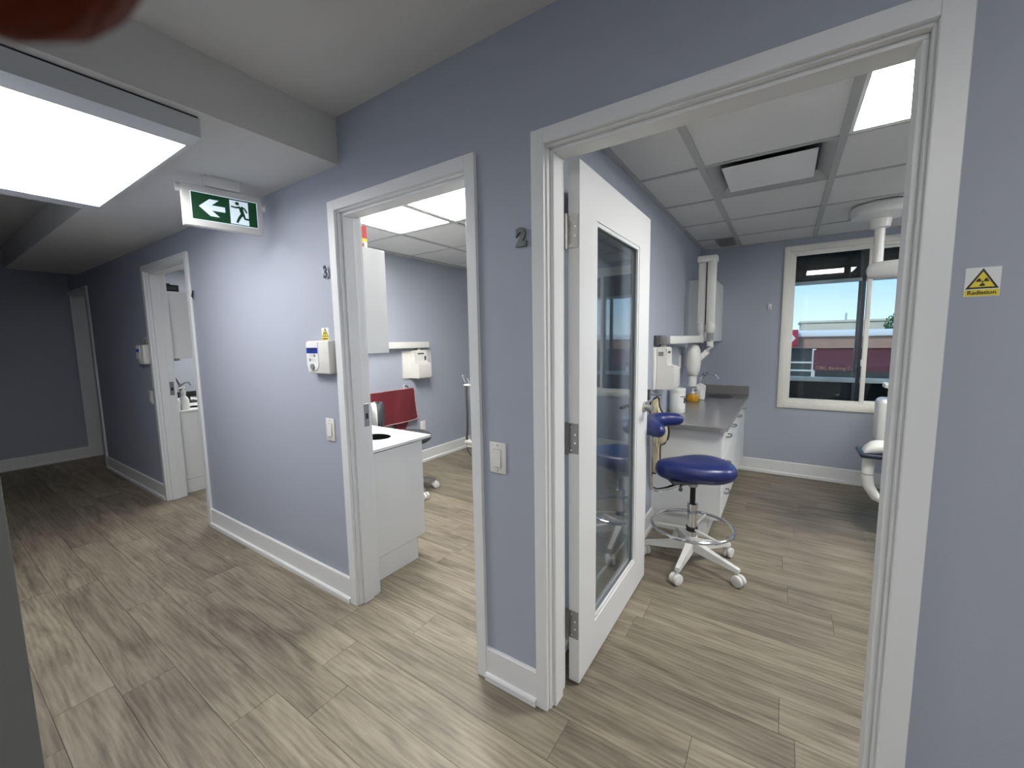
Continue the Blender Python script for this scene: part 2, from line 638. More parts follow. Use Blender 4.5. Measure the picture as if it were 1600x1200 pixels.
# suspended ceilings: each tile and each bar a piece
def grid_ceiling(label, xs_, ys_, skip=()):
    root = struct(MB().box(xs_[0], xs_[-1], ys_[0], ys_[-1], HR + 0.05, HR + 0.07).build('ceiling', 'tile', smooth=0), label)
    cache = {}
    for i in range(len(xs_) - 1):
        for j in range(len(ys_) - 1):
            if (i, j) in skip:
                continue
            wx, wy = round(xs_[i + 1] - xs_[i] - 0.006, 4), round(ys_[j + 1] - ys_[j] - 0.006, 4)
            if (wx, wy) not in cache:
                o = MB().box(-wx / 2, wx / 2, -wy / 2, wy / 2, 0, 0.012).build('ceiling_tile', 'tile', None, smooth=0)
                cache[(wx, wy)] = o.data
            else:
                o = bpy.data.objects.new('ceiling_tile', cache[(wx, wy)])
                C.objects.link(o)
            o.parent = root
            o.location = ((xs_[i] + xs_[i + 1]) / 2, (ys_[j] + ys_[j + 1]) / 2, HR + 0.006)
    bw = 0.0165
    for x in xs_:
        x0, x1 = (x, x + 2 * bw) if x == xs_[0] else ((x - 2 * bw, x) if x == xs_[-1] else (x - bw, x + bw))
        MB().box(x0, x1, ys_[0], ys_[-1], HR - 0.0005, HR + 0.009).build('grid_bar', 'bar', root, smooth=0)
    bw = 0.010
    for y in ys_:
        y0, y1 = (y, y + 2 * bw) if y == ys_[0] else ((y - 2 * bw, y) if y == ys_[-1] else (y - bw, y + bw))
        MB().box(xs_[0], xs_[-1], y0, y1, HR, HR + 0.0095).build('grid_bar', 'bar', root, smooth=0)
    return root


def lit_panel(name, label, x0, x1, y0, y1, z, s, group):
    t = thing(name, label, 'ceiling light', ((x0 + x1) / 2, (y0 + y1) / 2, z), group=group)
    f = MB()
    e_ = 0.018
    f.box(x0, x1, y0, y0 + e_, z - 0.002, z + 0.03)
    f.box(x0, x1, y1 - e_, y1, z - 0.002, z + 0.03)
    f.box(x0, x0 + e_, y0 + e_, y1 - e_, z - 0.002, z + 0.03)
    f.box(x1 - e_, x1, y0 + e_, y1 - e_, z - 0.002, z + 0.03)
    f.build('frame', 'white', t, smooth=0)
    MB().box(x0 + e_, x1 - e_, y0 + e_, y1 - e_, z + 0.002, z + 0.02).build('diffuser', lamp_mat('led_' + name, s), t, smooth=0)
    return t


GX2 = [X2L, -0.4185, 0.18, 0.782, 1.384, 1.986, XR]
GY = [WT, 0.66, 1.267, 1.873, 2.48, 3.086, YB]
grid_ceiling('white tile ceiling with an air diffuser, over the blue stool', GX2, GY, skip={(1, 2), (2, 1), (4, 3)})
GX3 = [X3L, -3.355, -2.755, -2.152, -1.55, -0.95, X3R]
GY3 = [WT, 0.62, 1.235, 1.875, 2.51, 3.12, YB]
grid_ceiling('white tile ceiling of the middle room with two lit panels', GX3, GY3, skip={(2, 1), (3, 1)})
GX4 = [X4L, -5.9, -5.3, -4.7, -4.1, X4R]
grid_ceiling('white tile ceiling of the far room', GX4, GY, skip={(2, 1), (3, 3)})
struct(MB().box(XE, X4L - 0.12, WT, YB, HR, HR + 0.05).build('ceiling_end', 'ceil', smooth=0))
HB = 0.013
lit_panel('ceiling_panel_light', 'square lit ceiling panel at the top right, beyond the widest door frame', 0.18 + HB, 0.782 - HB, 0.66 + HB, 1.267 - HB, HR + 0.004, L_ROOM2, 'square lit ceiling panels')
lit_panel('ceiling_panel_light', 'square ceiling panel of the blue stool room, farther from the hall', 1.384 + HB, 1.986 - HB, 1.873 + HB, 2.48 - HB, HR + 0.004, L_ROOM2, 'square lit ceiling panels')
lit_panel('ceiling_panel_light', 'left one of the two lit ceiling panels seen through the middle door', -2.755 + HB, -2.152 - HB, 0.62 + HB, 1.235 - HB, HR + 0.004, L_ROOM3, 'square lit ceiling panels')
lit_panel('ceiling_panel_light', 'right one of the two lit ceiling panels seen through the middle door', -2.152 + HB, -1.55 - HB, 0.62 + HB, 1.235 - HB, HR + 0.004, L_ROOM3, 'square lit ceiling panels')
lit_panel('ceiling_panel_light', 'lit ceiling panel in the far room, nearer the hall', -5.3 + HB, -4.7 - HB, 0.66 + HB, 1.267 - HB, HR + 0.004, L_ROOM4, 'square lit ceiling panels')
lit_panel('ceiling_panel_light', 'lit ceiling panel deeper in the far room', -4.7 + HB, -4.1 - HB, 1.873 + HB, 2.48 - HB, HR + 0.004, L_ROOM4, 'square lit ceiling panels')
lit_panel('ceiling_panel_light', 'ceiling panel in the room at the dark end of the hall', -7.0, -6.5, 1.2, 1.8, HR - 0.03, L_ROOM5, 'square lit ceiling panels')

# big light box in the hall
t = thing('hall_ceiling_light', 'large bright rectangular light box under the hall ceiling', 'ceiling light', (-2.53, -0.84, 2.14))
f = MB()
hx0, hx1, hy0, hy1 = -3.25, -1.823, -1.155, -0.535
px0, px1, py0, py1 = -3.137, -1.936, -1.142, -0.545
f.box(hx0, px0, hy0, hy1, 2.14, 2.205)
f.box(px1, hx1, hy0, hy1, 2.14, 2.205)
f.box(px0, px1, hy0, py0, 2.14, 2.205)
f.box(px0, px1, py1, hy1, 2.14, 2.205)
f.build('housing', mat('light_box_grey', (0.55, 0.57, 0.58), 0.5), t, smooth=0)
MB().box(hx0 + 0.01, hx1 - 0.004, hy0 + 0.01, hy1 - 0.004, 2.205, 2.2124).build('shadow_gap', 'black', t, smooth=0)
MB().box(px0, px1, py0, py1, 2.142, 2.16).build('diffuser', lamp_mat('led_hall', L_HALL, (1.0, 0.985, 0.97)), t, smooth=0)

lit_panel('ceiling_panel_light', 'ceiling panel over the side hall behind the camera', 0.3, 1.5, -2.3, -1.7, HHI - 0.035, L_REAR, 'square lit ceiling panels')

# ---------------------------------------------------------------- window
win = sempty('window_1', ((WX0 + WX1) / 2, YB, WZ0), 'white sliding window with two panes looking on shops')


def frame(mb, x0, x1, z0, z1, y0, y1, wd, bev=0.004):
    mb.box(x0, x0 + wd, y0, y1, z0, z1, bev=bev)
    mb.box(x1 - wd, x1, y0, y1, z0, z1, bev=bev)
    mb.box(x0 + wd, x1 - wd, y0, y1, z0, z0 + wd, bev=bev)
    mb.box(x0 + wd, x1 - wd, y0, y1, z1 - wd, z1, bev=bev)
    return mb


frame(MB(), -0.045, 1.235, 0.681, 2.227, YB - 0.018, YB + 0.012, 0.052, 0.005).build('window_casing', 'vinylframe', win)
frame(MB(), 0.0, 1.19, 0.725, 2.18, YB + 0.006, YB + 0.10, 0.03, 0.003).build('window_frame', 'vinylframe', win)
s1 = frame(MB(), 0.022, 0.612, 0.745, 2.165, YB + 0.015, YB + 0.042, 0.03, 0.002).build('sash', 'vinylframe', win)
MB().box(0.046, 0.588, YB + 0.026, YB + 0.030, 0.77, 2.14).build('pane', 'wglass', s1, smooth=0)
s2 = frame(MB(), 0.585, 1.168, 0.745, 2.165, YB + 0.046, YB + 0.072, 0.034, 0.002).build('sash', 'vinylframe', win)
MB().box(0.612, 1.14, YB + 0.057, YB + 0.061, 0.77, 2.14).build('pane', 'wglass', s2, smooth=0)
MB().box(0.572, 0.588, YB + 0.0, YB + 0.016, 1.10, 1.16, bev=0.003).build('latch', 'vinylframe', s1)
MB().box(0.548, 0.575, YB + 0.031, YB + 0.046, 0.77, 2.14).build('sash_gasket', 'black', win, smooth=0)
# outer glazing with dark panels above and below
ow = sempty('window_2', (0.6, YB + 0.3, 0.5), 'dark outer glazing beyond the window')
MB().box(-0.5, 1.8, YB + 0.30, YB + 0.34, 1.915, 2.7).build('spandrel_panel', 'spandrel', ow, smooth=0)
MB().box(-0.5, 1.8, YB + 0.30, YB + 0.34, -0.1, 0.925).build('spandrel_panel', 'spandrel', ow, smooth=0)
MB().box(-0.5, 1.8, YB + 0.27, YB + 0.31, 1.885, 1.918, bev=0.003).build('rail', 'alu', ow)
MB().box(-0.5, 1.8, YB + 0.26, YB + 0.31, 0.925, 0.970, bev=0.003).build('rail', 'alu', ow)
MB().box(0.553, 0.590, YB + 0.28, YB + 0.31, -0.1, 2.6, bev=0.003).build('mullion', 'dark', ow)

# ---------------------------------------------------------------- outside: bank building across the street
struct(MB().box(-30, 40, YB + 1.0, 60, -3.3, -3.2).build('ground', 'asphalt', smooth=0))
BY = 20.0
BZ = 0.22
t = thing('shop_building', 'long single storey shop building with brick band seen through the window', 'building', (3, BY, -3.2))
MB().box(-6, 16, BY, BY + 8, -3.2, 0.8 + BZ).build('facade', 'shop', t, smooth=0)
MB().box(-6, 16, BY - 0.15, BY + 8, 0.65 + BZ, 1.12 + BZ).build('brick_band', 'brick', t, smooth=0)
MB().box(-6.1, 16.1, BY - 0.3, BY + 8, 1.12 + BZ, 1.38 + BZ, bev=0.03).build('fascia', 'white', t)
for x in (-4.2, -2.5, -0.9, 0.95, 2.28, 3.9, 5.5):
    MB().box(x, x + 0.12, BY - 0.12, BY + 0.05, -3.2, 0.62 + BZ).build('post', 'white', t, smooth=0)
for z in (-0.32, 0.02, -1.9):
    MB().box(-6, 0.95, BY - 0.10, BY + 0.05, z + BZ, z + BZ + 0.06).build('transom', 'white', t, smooth=0)
MB().box(1.07, 16, BY - 0.10, BY + 0.05, -1.0, -0.9).build('transom', 'white', t, smooth=0)
aw = MB()
aw.prism([(0, 0.66), (-0.9, -0.02), (-0.9, -0.22), (0, -0.22)], (1.0, BY, BZ), (0, 1, 0), (0, 0, 1), (5.2, 0, 0))
a = aw.build('awning', 'awning', t, smooth=0)
text_mesh('awning_lettering', 'CIBC Banking Centre', 0.17, 0.004, 'brick', a, (1.78, BY - 0.906, BZ - 0.12), (1, 0, 0), (0, 0, 1))
t = thing('bank_sign', 'red box sign with a white arrowhead left of the awning', 'sign', (0.0, BY - 0.6, -3.2))
MB().box(-0.35, 0.42, BY - 0.75, BY - 0.45, 0.72 + BZ, 1.42 + BZ, bev=0.02).build('sign_box', 'bankred', t)
MB().cyl((0.0, BY - 0.6, -3.2), (0.0, BY - 0.6, 0.75 + BZ), 0.06, n=12).build('sign_pole', 'alu', t)
sg = MB()
for zz in (1, -1):
    sg.prism([(0, 0.2 * zz), (0.09, 0.2 * zz), (0.24, 0.0), (0.13, 0.0)], (0.10, BY - 0.752, 1.07 + BZ), (1, 0, 0), (0, 0, 1), (0, -0.012, 0))
sg.build('arrow_mark', 'paper', t, smooth=0)
t = thing('far_building', 'beige flat roofed block rising behind the shop building', 'building', (3, 31, -3.2))
MB().box(0.8, 5.0, 31, 36, -3.2, 2.25).build('body', 'stone', t, smooth=0)
MB().box(0.7, 5.1, 30.9, 36.1, 2.2, 2.32).build('parapet', 'stone', t, smooth=0)
MB().box(3.0, 3.1, 31.5, 31.6, 2.3, 2.75).build('vent_pipe', 'alu', t, smooth=0)


def shrub(name, label, c, r, n, group, h=0.0):
    t_ = thing(name, label, 'shrub', c, group=group)
    MB().cyl((c[0], c[1], c[2]), (c[0], c[1], c[2] + h + r), 0.05, 0.03, 6).build('stem', 'brick', t_)
    f_ = MB()
    for i in range(n):
        p = Vector((random.gauss(0, 1), random.gauss(0, 1), random.gauss(0, 1)))
        p = p.normalized() * r * random.uniform(0.6, 1) + Vector((c[0], c[1], c[2] + h + r))
        u_ = Vector((random.gauss(0, 1), random.gauss(0, 1), random.gauss(0, 1))).normalized()
        v_ = u_.orthogonal().normalized()
        q = 0.10
        vv = [f_.bm.verts.new(p + u_ * q), f_.bm.verts.new(p + v_ * q * 0.6), f_.bm.verts.new(p - u_ * q), f_.bm.verts.new(p - v_ * q * 0.6)]
        f_.bm.faces.new(vv)
    f_.build('foliage', 'leaf', t_, smooth=0)


shrub('shrub', 'green shrub below the maroon awning outside', (1.75, BY - 1.6, -3.2), 0.55, 420, 'shrubs outside', h=1.75)
shrub('shrub', 'green shrub farther right outside the window', (3.5, BY - 1.6, -3.2), 0.55, 420, 'shrubs outside', h=1.75)
shrub('tree', 'small tree top behind the roofs at the right pane', (5.2, 29.0, -3.2), 0.8, 500, 'shrubs outside', h=4.2)

# ================================================================ GLASS DOOR
LX0, LX1, LY0, LY1, LZ0, LZ1 = -0.671, -0.627, 0.155, 1.062, 0.010, 2.009
GY0, GY1, GZ0, GZ1 = 0.317, 0.879, 0.178, 1.835
door = sempty('door_1', (-0.649, 0.155, 0), 'white door with a tall glass pane standing open')
leaf = MB()
leaf.box(LX0, LX1, LY0, GY0, LZ0, LZ1)
leaf.box(LX0, LX1, GY1, LY1, LZ0, LZ1)
leaf.box(LX0, LX1, GY0, GY1, LZ0, GZ0)
leaf.box(LX0, LX1, GY0, GY1, GZ1, LZ1)
bmesh.ops.remove_doubles(leaf.bm, verts=leaf.bm.verts, dist=1e-5)
leaf.build('leaf', 'trim', door, smooth=0)
bead = MB()
for sx_ in (LX0 + 0.004, LX1 - 0.012):
    bead.box(sx_, sx_ + 0.008, GY0, GY0 + 0.016, GZ0, GZ1)
    bead.box(sx_, sx_ + 0.008, GY1 - 0.016, GY1, GZ0, GZ1)
    bead.box(sx_, sx_ + 0.008, GY0 + 0.016, GY1 - 0.016, GZ0, GZ0 + 0.016)
    bead.box(sx_, sx_ + 0.008, GY0 + 0.016, GY1 - 0.016, GZ1 - 0.016, GZ1)
bead.build('glazing_bead', 'trim', door, smooth=0)
MB().box(-0.652, -0.646, GY0 + 0.002, GY1 - 0.002, GZ0 + 0.002, GZ1 - 0.002).build('glass_pane', 'glass', door, smooth=0)
for zc in (1.766, 1.008, 0.254):
    h = MB().box(LX0 + 0.002, LX1 - 0.004, LY0 - 0.003, LY0 + 0.001, zc - 0.058, zc + 0.058, bev=0.0008, seg=1).build('hinge', 'nickel' if zc > 1.5 else 'steel', door, smooth=0)
    MB().cyl((LX0 - 0.004, LY0 - 0.010, zc - 0.062), (LX0 - 0.004, LY0 - 0.010, zc + 0.062), 0.0075, n=12).build('pin', 'nickel' if zc > 1.5 else 'steel', h)
    MB().box(LX0 - 0.0095, LX0 - 0.0075, WT - 0.02, LY0 - 0.005, zc - 0.058, zc + 0.058).build('jamb_plate', 'steel', h, smooth=0)
    for i, (dx, dz) in enumerate(((0.012, 0.045), (0.028, 0.016), (0.028, -0.016), (0.012, -0.045))):
        MB().cyl((LX0 + dx, LY0 - 0.0045, zc + dz), (LX0 + dx, LY0 - 0.002, zc + dz), 0.004, n=8).build('screw', 'chrome', h)
for sgn, xf in ((1, LX1), (-1, LX0)):
    h = MB().cyl((xf, 0.995, 1.012), (xf + sgn * 0.012, 0.995, 1.012), 0.028, n=20).build('handle', 'nickel', door)
    MB().tube([(xf, 0.995, 1.012), (xf + sgn * 0.04, 0.995, 1.012), (xf + sgn * 0.048, 0.985, 1.012), (xf + sgn * 0.05, 0.90, 1.010)], [0.011, 0.011, 0.011, 0.009], 10).build('lever', 'nickel', h)

# ================================================================ HALL THINGS
# numbers beside the doors
for txt, x, z, m, lab in (('2', -0.771, 1.730, 'gunmetal', 'grey metal numeral 2 beside the widest door frame'),
                          ('3', -1.921, 1.733, 'chrome', 'chrome numeral 3 beside the middle door frame'),
                          ('4', -3.572, 1.741, 'chrome', 'small metal house number beside the far door frame')):
    o = text_mesh('door_number', txt, 0.079, 0.004, m, None, (0, 0, 0), (1, 0, 0), (0, 0, 1), offset=0.0035, bev=0.0012)
    o.location = (x, -0.006, z)
    tag(o, lab, 'number', 'door numbers')


# light switches
def switch(label, x, z):
    t_ = thing('light_switch', label, 'light switch', (x, 0, z), group='rocker light switches')
    MB().box(x - 0.037, x + 0.037, -0.007, 0, z - 0.06, z + 0.06, bev=0.003).build('plate', 'warmpl', t_)
    MB().box(x - 0.017, x + 0.017, -0.0075, -0.003, z - 0.034, z + 0.034).build('bezel', 'midgrey', t_, smooth=0)
    MB().prism([(-0.007, -0.033), (-0.013, -0.033), (-0.008, 0.033), (-0.007, 0.033)], (x - 0.0155, 0, z), (0, 1, 0), (0, 0, 1), (0.031, 0, 0)).build('rocker', 'warmpl', t_, smooth=0)
    for dz in (-0.049, 0.049):
        MB().cyl((x, -0.0078, z + dz), (x, -0.006, z + dz), 0.003, n=8).build('screw', 'midgrey', t_)


switch('white rocker switch between the two near door frames', -0.890, 0.938)
switch('white rocker switch left of the middle door frame', -1.974, 0.930)
switch('white rocker switch in the dark part of the hall by the far door frame', -4.72, 0.928)


# radiation stickers
def rad_sign(label, x, z, wd, ht, txt=True):
    t_ = thing('warning_sign', label, 'sign', (x, 0, z), group='yellow radiation stickers')
    y = -0.0012
    MB().box(x - wd / 2, x + wd / 2, y, 0, z - ht / 2, z + ht / 2).build('sticker', 'paper', t_, smooth=0)
    th = ht * 0.70
    zb = z - ht / 2 + ht * 0.27
    bw_ = wd * 0.94

    def tri(s_, m, yy, nm, par):
        c_ = Vector((x, 0, zb + th / 3))
        pts = [(-bw_ / 2, -th / 3), (bw_ / 2, -th / 3), (0, th * 2 / 3)]
        return MB().prism([(p[0] * s_, p[1] * s_) for p in pts], (c_.x, yy, c_.z), (1, 0, 0), (0, 0, 1), (0, -0.0003, 0)).build(nm, m, par, smooth=0)
    tr_ = tri(1.0, 'ink', y, 'triangle', t_)
    tri(0.76, 'yellow', y - 0.0003, 'triangle_field', tr_)
    tf = MB()
    cz = zb + th * 0.34
    R1, R0 = th * 0.22, th * 0.07
    for k_ in range(3):
        a0 = math.radians(30 + 120 * k_)
        pl = [(R0 * math.cos(a0 + da), R0 * math.sin(a0 + da)) for da in (0.5, 0, -0.5)] + [(R1 * math.cos(a0 + da), R1 * math.sin(a0 + da)) for da in (-0.52, -0.26, 0, 0.26, 0.52)]
        tf.prism(pl, (x, y - 0.0006, cz), (1, 0, 0), (0, 0, 1), (0, -0.0003, 0))
    tf.prism([(R0 * 0.6 * math.cos(i * PI / 5), R0 * 0.6 * math.sin(i * PI / 5)) for i in range(10)], (x, y - 0.0006, cz), (1, 0, 0), (0, 0, 1), (0, -0.0003, 0))
    tf.build('trefoil', 'ink', t_, smooth=0)
    lb = MB().box(x - wd * 0.48, x + wd * 0.48, y - 0.0004, y, z - ht / 2 + ht * 0.02, z - ht / 2 + ht * 0.24).build('label_band', 'yellow', t_, smooth=0)
    text_mesh('lettering', 'Radiation', ht * 0.185, 0.0002, 'ink', t_, (x, y - 0.0008, z - ht / 2 + ht * 0.135), (1, 0, 0), (0, 0, 1), offset=0.0002)


rad_sign('yellow radiation warning sticker on the wall at the right edge', 0.326, 1.483, 0.050, 0.058)
rad_sign('small radiation sticker above the keypad by the middle door frame', -1.972, 1.430, 0.062, 0.064)
rad_sign('dark radiation sticker above the keypad by the far door frame', -4.725, 1.43, 0.062, 0.064)


# x-ray control boxes
def control(label, x0, x1, z0, z1):
    xc = (x0 + x1) / 2
    t_ = thing('control_box', label, 'control panel', (xc, 0, z0), group='x-ray control boxes')
    MB().box(x0, x1, -0.045, 0, z0, z1, bev=0.008).build('housing', 'warmpl', t_)
    pw = (x1 - x0) * 0.53
    pl = [(0, 0), (0, 0)]
    xx0, xx1 = x0 + 0.004, x0 + 0.004 + pw
    h = z1 - z0
    pr_ = [(0, h * 0.95), (0, h * 0.32)] + [(pw / 2 - pw / 2 * math.cos(a_), h * 0.30 - h * 0.22 * math.sin(a_)) for a_ in [PI * i / 10 for i in range(11)]] + [(pw, h * 0.32), (pw, h * 0.95)]
    f_ = MB().prism(pr_, (xx0, -0.045, z0), (1, 0, 0), (0, 0, 1), (0, -0.003, 0)).build('face_panel', 'paper', t_, smooth=0)
    MB().box(xx0 + 0.003, xx1 - 0.003, -0.0495, -0.048, z0 + h * 0.62, z0 + h * 0.79).build('display', 'lcd', f_, smooth=0)
    MB().box(xx0 + pw * 0.35, xx0 + pw * 0.62, -0.0498, -0.0494, z0 + h * 0.70, z0 + h * 0.78).build('digits', 'ink', f_, smooth=0)
    for r_ in range(2):
        for c_ in range(3):
            MB().box(xx0 + pw * (0.22 + 0.2 * c_), xx0 + pw * (0.36 + 0.2 * c_), -0.0492, -0.048, z0 + h * (0.38 + 0.13 * r_), z0 + h * (0.46 + 0.13 * r_)).build('key', 'midgrey' if (r_ + c_) % 3 == 0 else 'plastic', f_, smooth=0)
    MB().cyl((xx0 + pw / 2, -0.048, z0 + h * 0.21), (xx0 + pw / 2, -0.055, z0 + h * 0.21), pw * 0.15, n=16).build('exposure_button', 'midgrey', f_)
    return t_


control('white wall keypad with a blue display beside the middle door frame', -2.08, -1.885, 1.228, 1.396)
control('wall keypad with a blue display in the dark part of the hall', -4.82, -4.64, 1.228, 1.396)

# exit sign
p0 = Vector((-2.445, -0.405, 1.963))
p1 = Vector((-2.375, -0.072, 1.963))
ux = (p1 - p0).normalized()
L = (p1 - p0).length
rzs = math.atan2(ux.y, ux.x)
t = thing('exit_sign', 'green running man exit sign with a left arrow hanging from the ceiling', 'exit sign', ((p0 + p1) / 2).to_tuple(), rz=rzs)
HS = 0.195
MB().box(-L / 2, L / 2, -0.02, 0.02, 0, HS, bev=0.006).build('housing', 'plastic', t, local=True)
MB().box(-L / 2 + 0.034, L / 2 - 0.026, -0.0215, -0.019, 0.030, 0.162).build('border', 'exitw', t, local=True, smooth=0)
FX0, FX1, FZ0, FZ1 = -L / 2 + 0.037, L / 2 - 0.029, 0.033, 0.159
fw_, fh_ = FX1 - FX0, FZ1 - FZ0
MB().box(FX0, FX1, -0.0222, -0.0214, FZ0, FZ1).build('face', 'green', t, local=True, smooth=0)


def flat(nm, poly, m, y):
    mb = MB()
    for pl in (poly if isinstance(poly[0], list) else [poly]):
        mb.prism([(FX0 + u_ * fw_, FZ0 + v_ * fh_) for u_, v_ in pl], (0, y, 0), (1, 0, 0), (0, 0, 1), (0, -0.0006, 0))
    return mb.build(nm, m, t, local=True, smooth=0)


flat('arrow', [(0.10, 0.50), (0.26, 0.82), (0.40, 0.82), (0.29, 0.60), (0.49, 0.60), (0.49, 0.40), (0.29, 0.40), (0.40, 0.18), (0.26, 0.18)], 'exitw', -0.0222)
flat('doorway', [(0.565, 0.03), (0.565, 0.95), (0.86, 0.95), (0.86, 0.03)], 'exitw', -0.0222)


def limb(pts, wds):
    pl, pr2 = [], []
    for i, p in enumerate(pts):
        a_ = pts[max(i - 1, 0)]
        b_ = pts[min(i + 1, len(pts) - 1)]
        dx, dy = (b_[0] - a_[0]) * fw_, (b_[1] - a_[1]) * fh_
        q = math.hypot(dx, dy)
        nx, ny = -dy / q / fw_, dx / q / fh_
        pl.append((p[0] + nx * wds[i], p[1] + ny * wds[i]))
        pr2.append((p[0] - nx * wds[i], p[1] - ny * wds[i]))
    return pl + pr2[::-1]


k = 0.0052
flat('running_figure', [
    [(0.685 + 0.032 * math.cos(i * PI / 6), 0.845 + 0.032 * fw_ / fh_ * math.sin(i * PI / 6)) for i in range(12)],
    limb([(0.735, 0.72), (0.75, 0.58), (0.765, 0.44)], [k * 1.7, k * 1.7, k * 1.5]),
    limb([(0.73, 0.72), (0.66, 0.68), (0.585, 0.70)], [k, k * 0.8, k * 0.7]),
    limb([(0.745, 0.73), (0.80, 0.68), (0.835, 0.53)], [k, k * 0.8, k * 0.7]),
    limb([(0.76, 0.46), (0.705, 0.28), (0.665, 0.09)], [k * 1.3, k * 1.1, k * 0.9]),
    limb([(0.77, 0.46), (0.80, 0.28), (0.93, 0.26)], [k * 1.3, k * 1.0, k * 0.9])], 'green', -0.0229)
# ceiling canopy and end brackets
MB().box(-0.075, 0.075, -0.025, 0.025, HS + 0.004, HLO - p0.z, bev=0.004).build('canopy', 'plastic', t, local=True)
MB().cyl((-L / 2 - 0.018, 0, HS - 0.02), (-L / 2 + 0.004, 0, HS - 0.02), 0.020, n=14).build('end_cap', 'plastic', t, local=True)
MB().cyl((L / 2 - 0.004, 0, HS - 0.05), (L / 2 + 0.014, 0, HS - 0.05), 0.020, n=14).build('end_cap', 'plastic', t, local=True)

# small black thing on the floor far down the hall
t = thing('door_stop', 'small black stop on the floor at the far left edge', 'door stop', (-6.0, -0.83, 0))
MB().lathe([(0.03, 0), (0.03, 0.006), (0.024, 0.03), (0.014, 0.045)], (-6.0, -0.83, 0), 16).build('dome', 'black', t)
MB().cyl((-6.0, -0.83, 0.044), (-6.0, -0.83, 0.048), 0.008, n=10).build('screw_cap', 'dark', t)


# ================================================================ CABINETS
def handle(parent, p, axis, nrm, L_=0.10):
    axis, nrm, p = Vector(axis), Vector(nrm), Vector(p)
    pts = [p - axis * L_ / 2, p - axis * L_ / 2 + nrm * 0.022, p - axis * L_ * 0.25 + nrm * 0.030, p + axis * L_ * 0.25 + nrm * 0.030, p + axis * L_ / 2 + nrm * 0.022, p + axis * L_ / 2]
    return MB().tube(pts, 0.006, 8).build('handle', 'steel', parent)


# ---- room with the blue stool: base run along the left wall
CY0, CX1, CZ, TK = 1.745, -0.335, 0.762, 0.14
unit_edges = [1.745, 2.20, 2.66, 3.12, 3.58]
labs = ['white drawer unit nearest the blue stool under the grey counter', 'white base cabinet second from the blue stool',
        'white base cabinet third from the blue stool', 'white base cabinet in the corner below the sink']
for i in range(4):
    y0, y1 = unit_edges[i], unit_edges[i + 1]
    t = thing('base_cabinet', labs[i], 'cabinet', (-0.56, (y0 + y1) / 2, 0), group='base cabinets under the grey counter')
    MB().box(X2L + 0.002, CX1, y0 + 0.0005, y1 - 0.0005, TK, CZ - 0.004).build('body', 'lam', t, smooth=0)
    MB().box(X2L + 0.002, CX1 - 0.06, y0 + 0.012, y1 - 0.0005, 0, TK).build('toe_kick', 'lam', t, smooth=0)
    if i == 0:
        for z0, z1 in ((TK + 0.004, 0.36), (0.364, 0.56), (0.564, CZ - 0.008)):
            d = MB().box(CX1, CX1 + 0.018, y0 + 0.002, y1 - 0.002, z0, z1, bev=0.0015, seg=1).build('drawer', 'lam', t, smooth=0)
            handle(d, (CX1 + 0.018, (y0 + y1) / 2, (z0 + z1) / 2 + 0.03), (0, 1, 0), (1, 0, 0))
    else:
        d = MB().box(CX1, CX1 + 0.018, y0 + 0.002, y1 - 0.002, TK + 0.004, CZ - 0.008, bev=0.0015, seg=1).build('door', 'lam', t, smooth=0)
        handle(d, (CX1 + 0.018, y0 + 0.10, 0.70), (0, 1, 0), (1, 0, 0))
# countertop with rounded front corner and a hole for the sink
t = thing('countertop', 'grey stone counter with a backsplash along the wall', 'countertop', (-0.53, 2.6, CZ))
ct = MB()
y0 = 1.70
R = 0.05
poly = [(X2L, YB), (X2L, y0)] + [(-0.29 - R + R * math.cos(a_), y0 + R + R * math.sin(a_)) for a_ in [-PI / 2 + PI / 2 * i / 6 for i in range(7)]] + [(-0.29, YB)]
ct.prism(poly, (0, 0, CZ), (1, 0, 0), (0, 1, 0), (0, 0, 0.028))
ct.build('slab', 'counter', t, smooth=0)
MB().box(X2L, -0.29, YB - 0.02, YB, CZ + 0.028, CZ + 0.115, bev=0.002).build('backsplash', 'counter', t, smooth=0)
TOP = CZ + 0.0285
t = thing('sink', 'small steel sink rim set in the grey counter', 'sink', (-0.54, 3.30, TOP))
sk = MB()
n = 28
rim = []
for rx, ry, z in ((0.135, 0.175, TOP + 0.0008), (0.128, 0.168, TOP + 0.004), (0.118, 0.158, TOP + 0.003), (0.115, 0.155, TOP + 0.0012)):
    rim.append([(-0.52 + rx * math.cos(2 * PI * i / n), 3.31 + ry * math.sin(2 * PI * i / n), z) for i in range(n)])
sk.loft(rim)
sk.build('rim', 'steel', t)
MB().loft([[(-0.52 + q * 0.112 * math.cos(2 * PI * i / n), 3.31 + q * 0.152 * math.sin(2 * PI * i / n), TOP + 0.0014 + 0.0006 * j) for i in range(n)] for j, q in enumerate((1, 0.98))]).build('bowl', 'dark', t)
t = thing('faucet', 'curved chrome faucet behind the sink', 'faucet', (-0.69, 3.20, TOP))
MB().lathe([(0.028, 0), (0.028, 0.01), (0.018, 0.02), (0.016, 0.11), (0.018, 0.12)], (-0.69, 3.20, TOP), 18).build('body', 'chrome', t)
MB().tube([(-0.69, 3.20, TOP + 0.10)] + [Vector((-0.69 + 0.085, 3.20, TOP + 0.15)) + Vector((-0.085 * math.cos(a_), 0, 0.085 * math.sin(a_))) for a_ in [PI * i / 12 * 0.87 for i in range(13)]], 0.011, 10).build('spout', 'chrome', t)
MB().tube([(-0.69, 3.20, TOP + 0.12), (-0.69, 3.20, TOP + 0.20), (-0.665, 3.20, TOP + 0.235), (-0.63, 3.20, TOP + 0.25)], [0.012, 0.012, 0.009, 0.008], 10).build('lever', 'chrome', t)
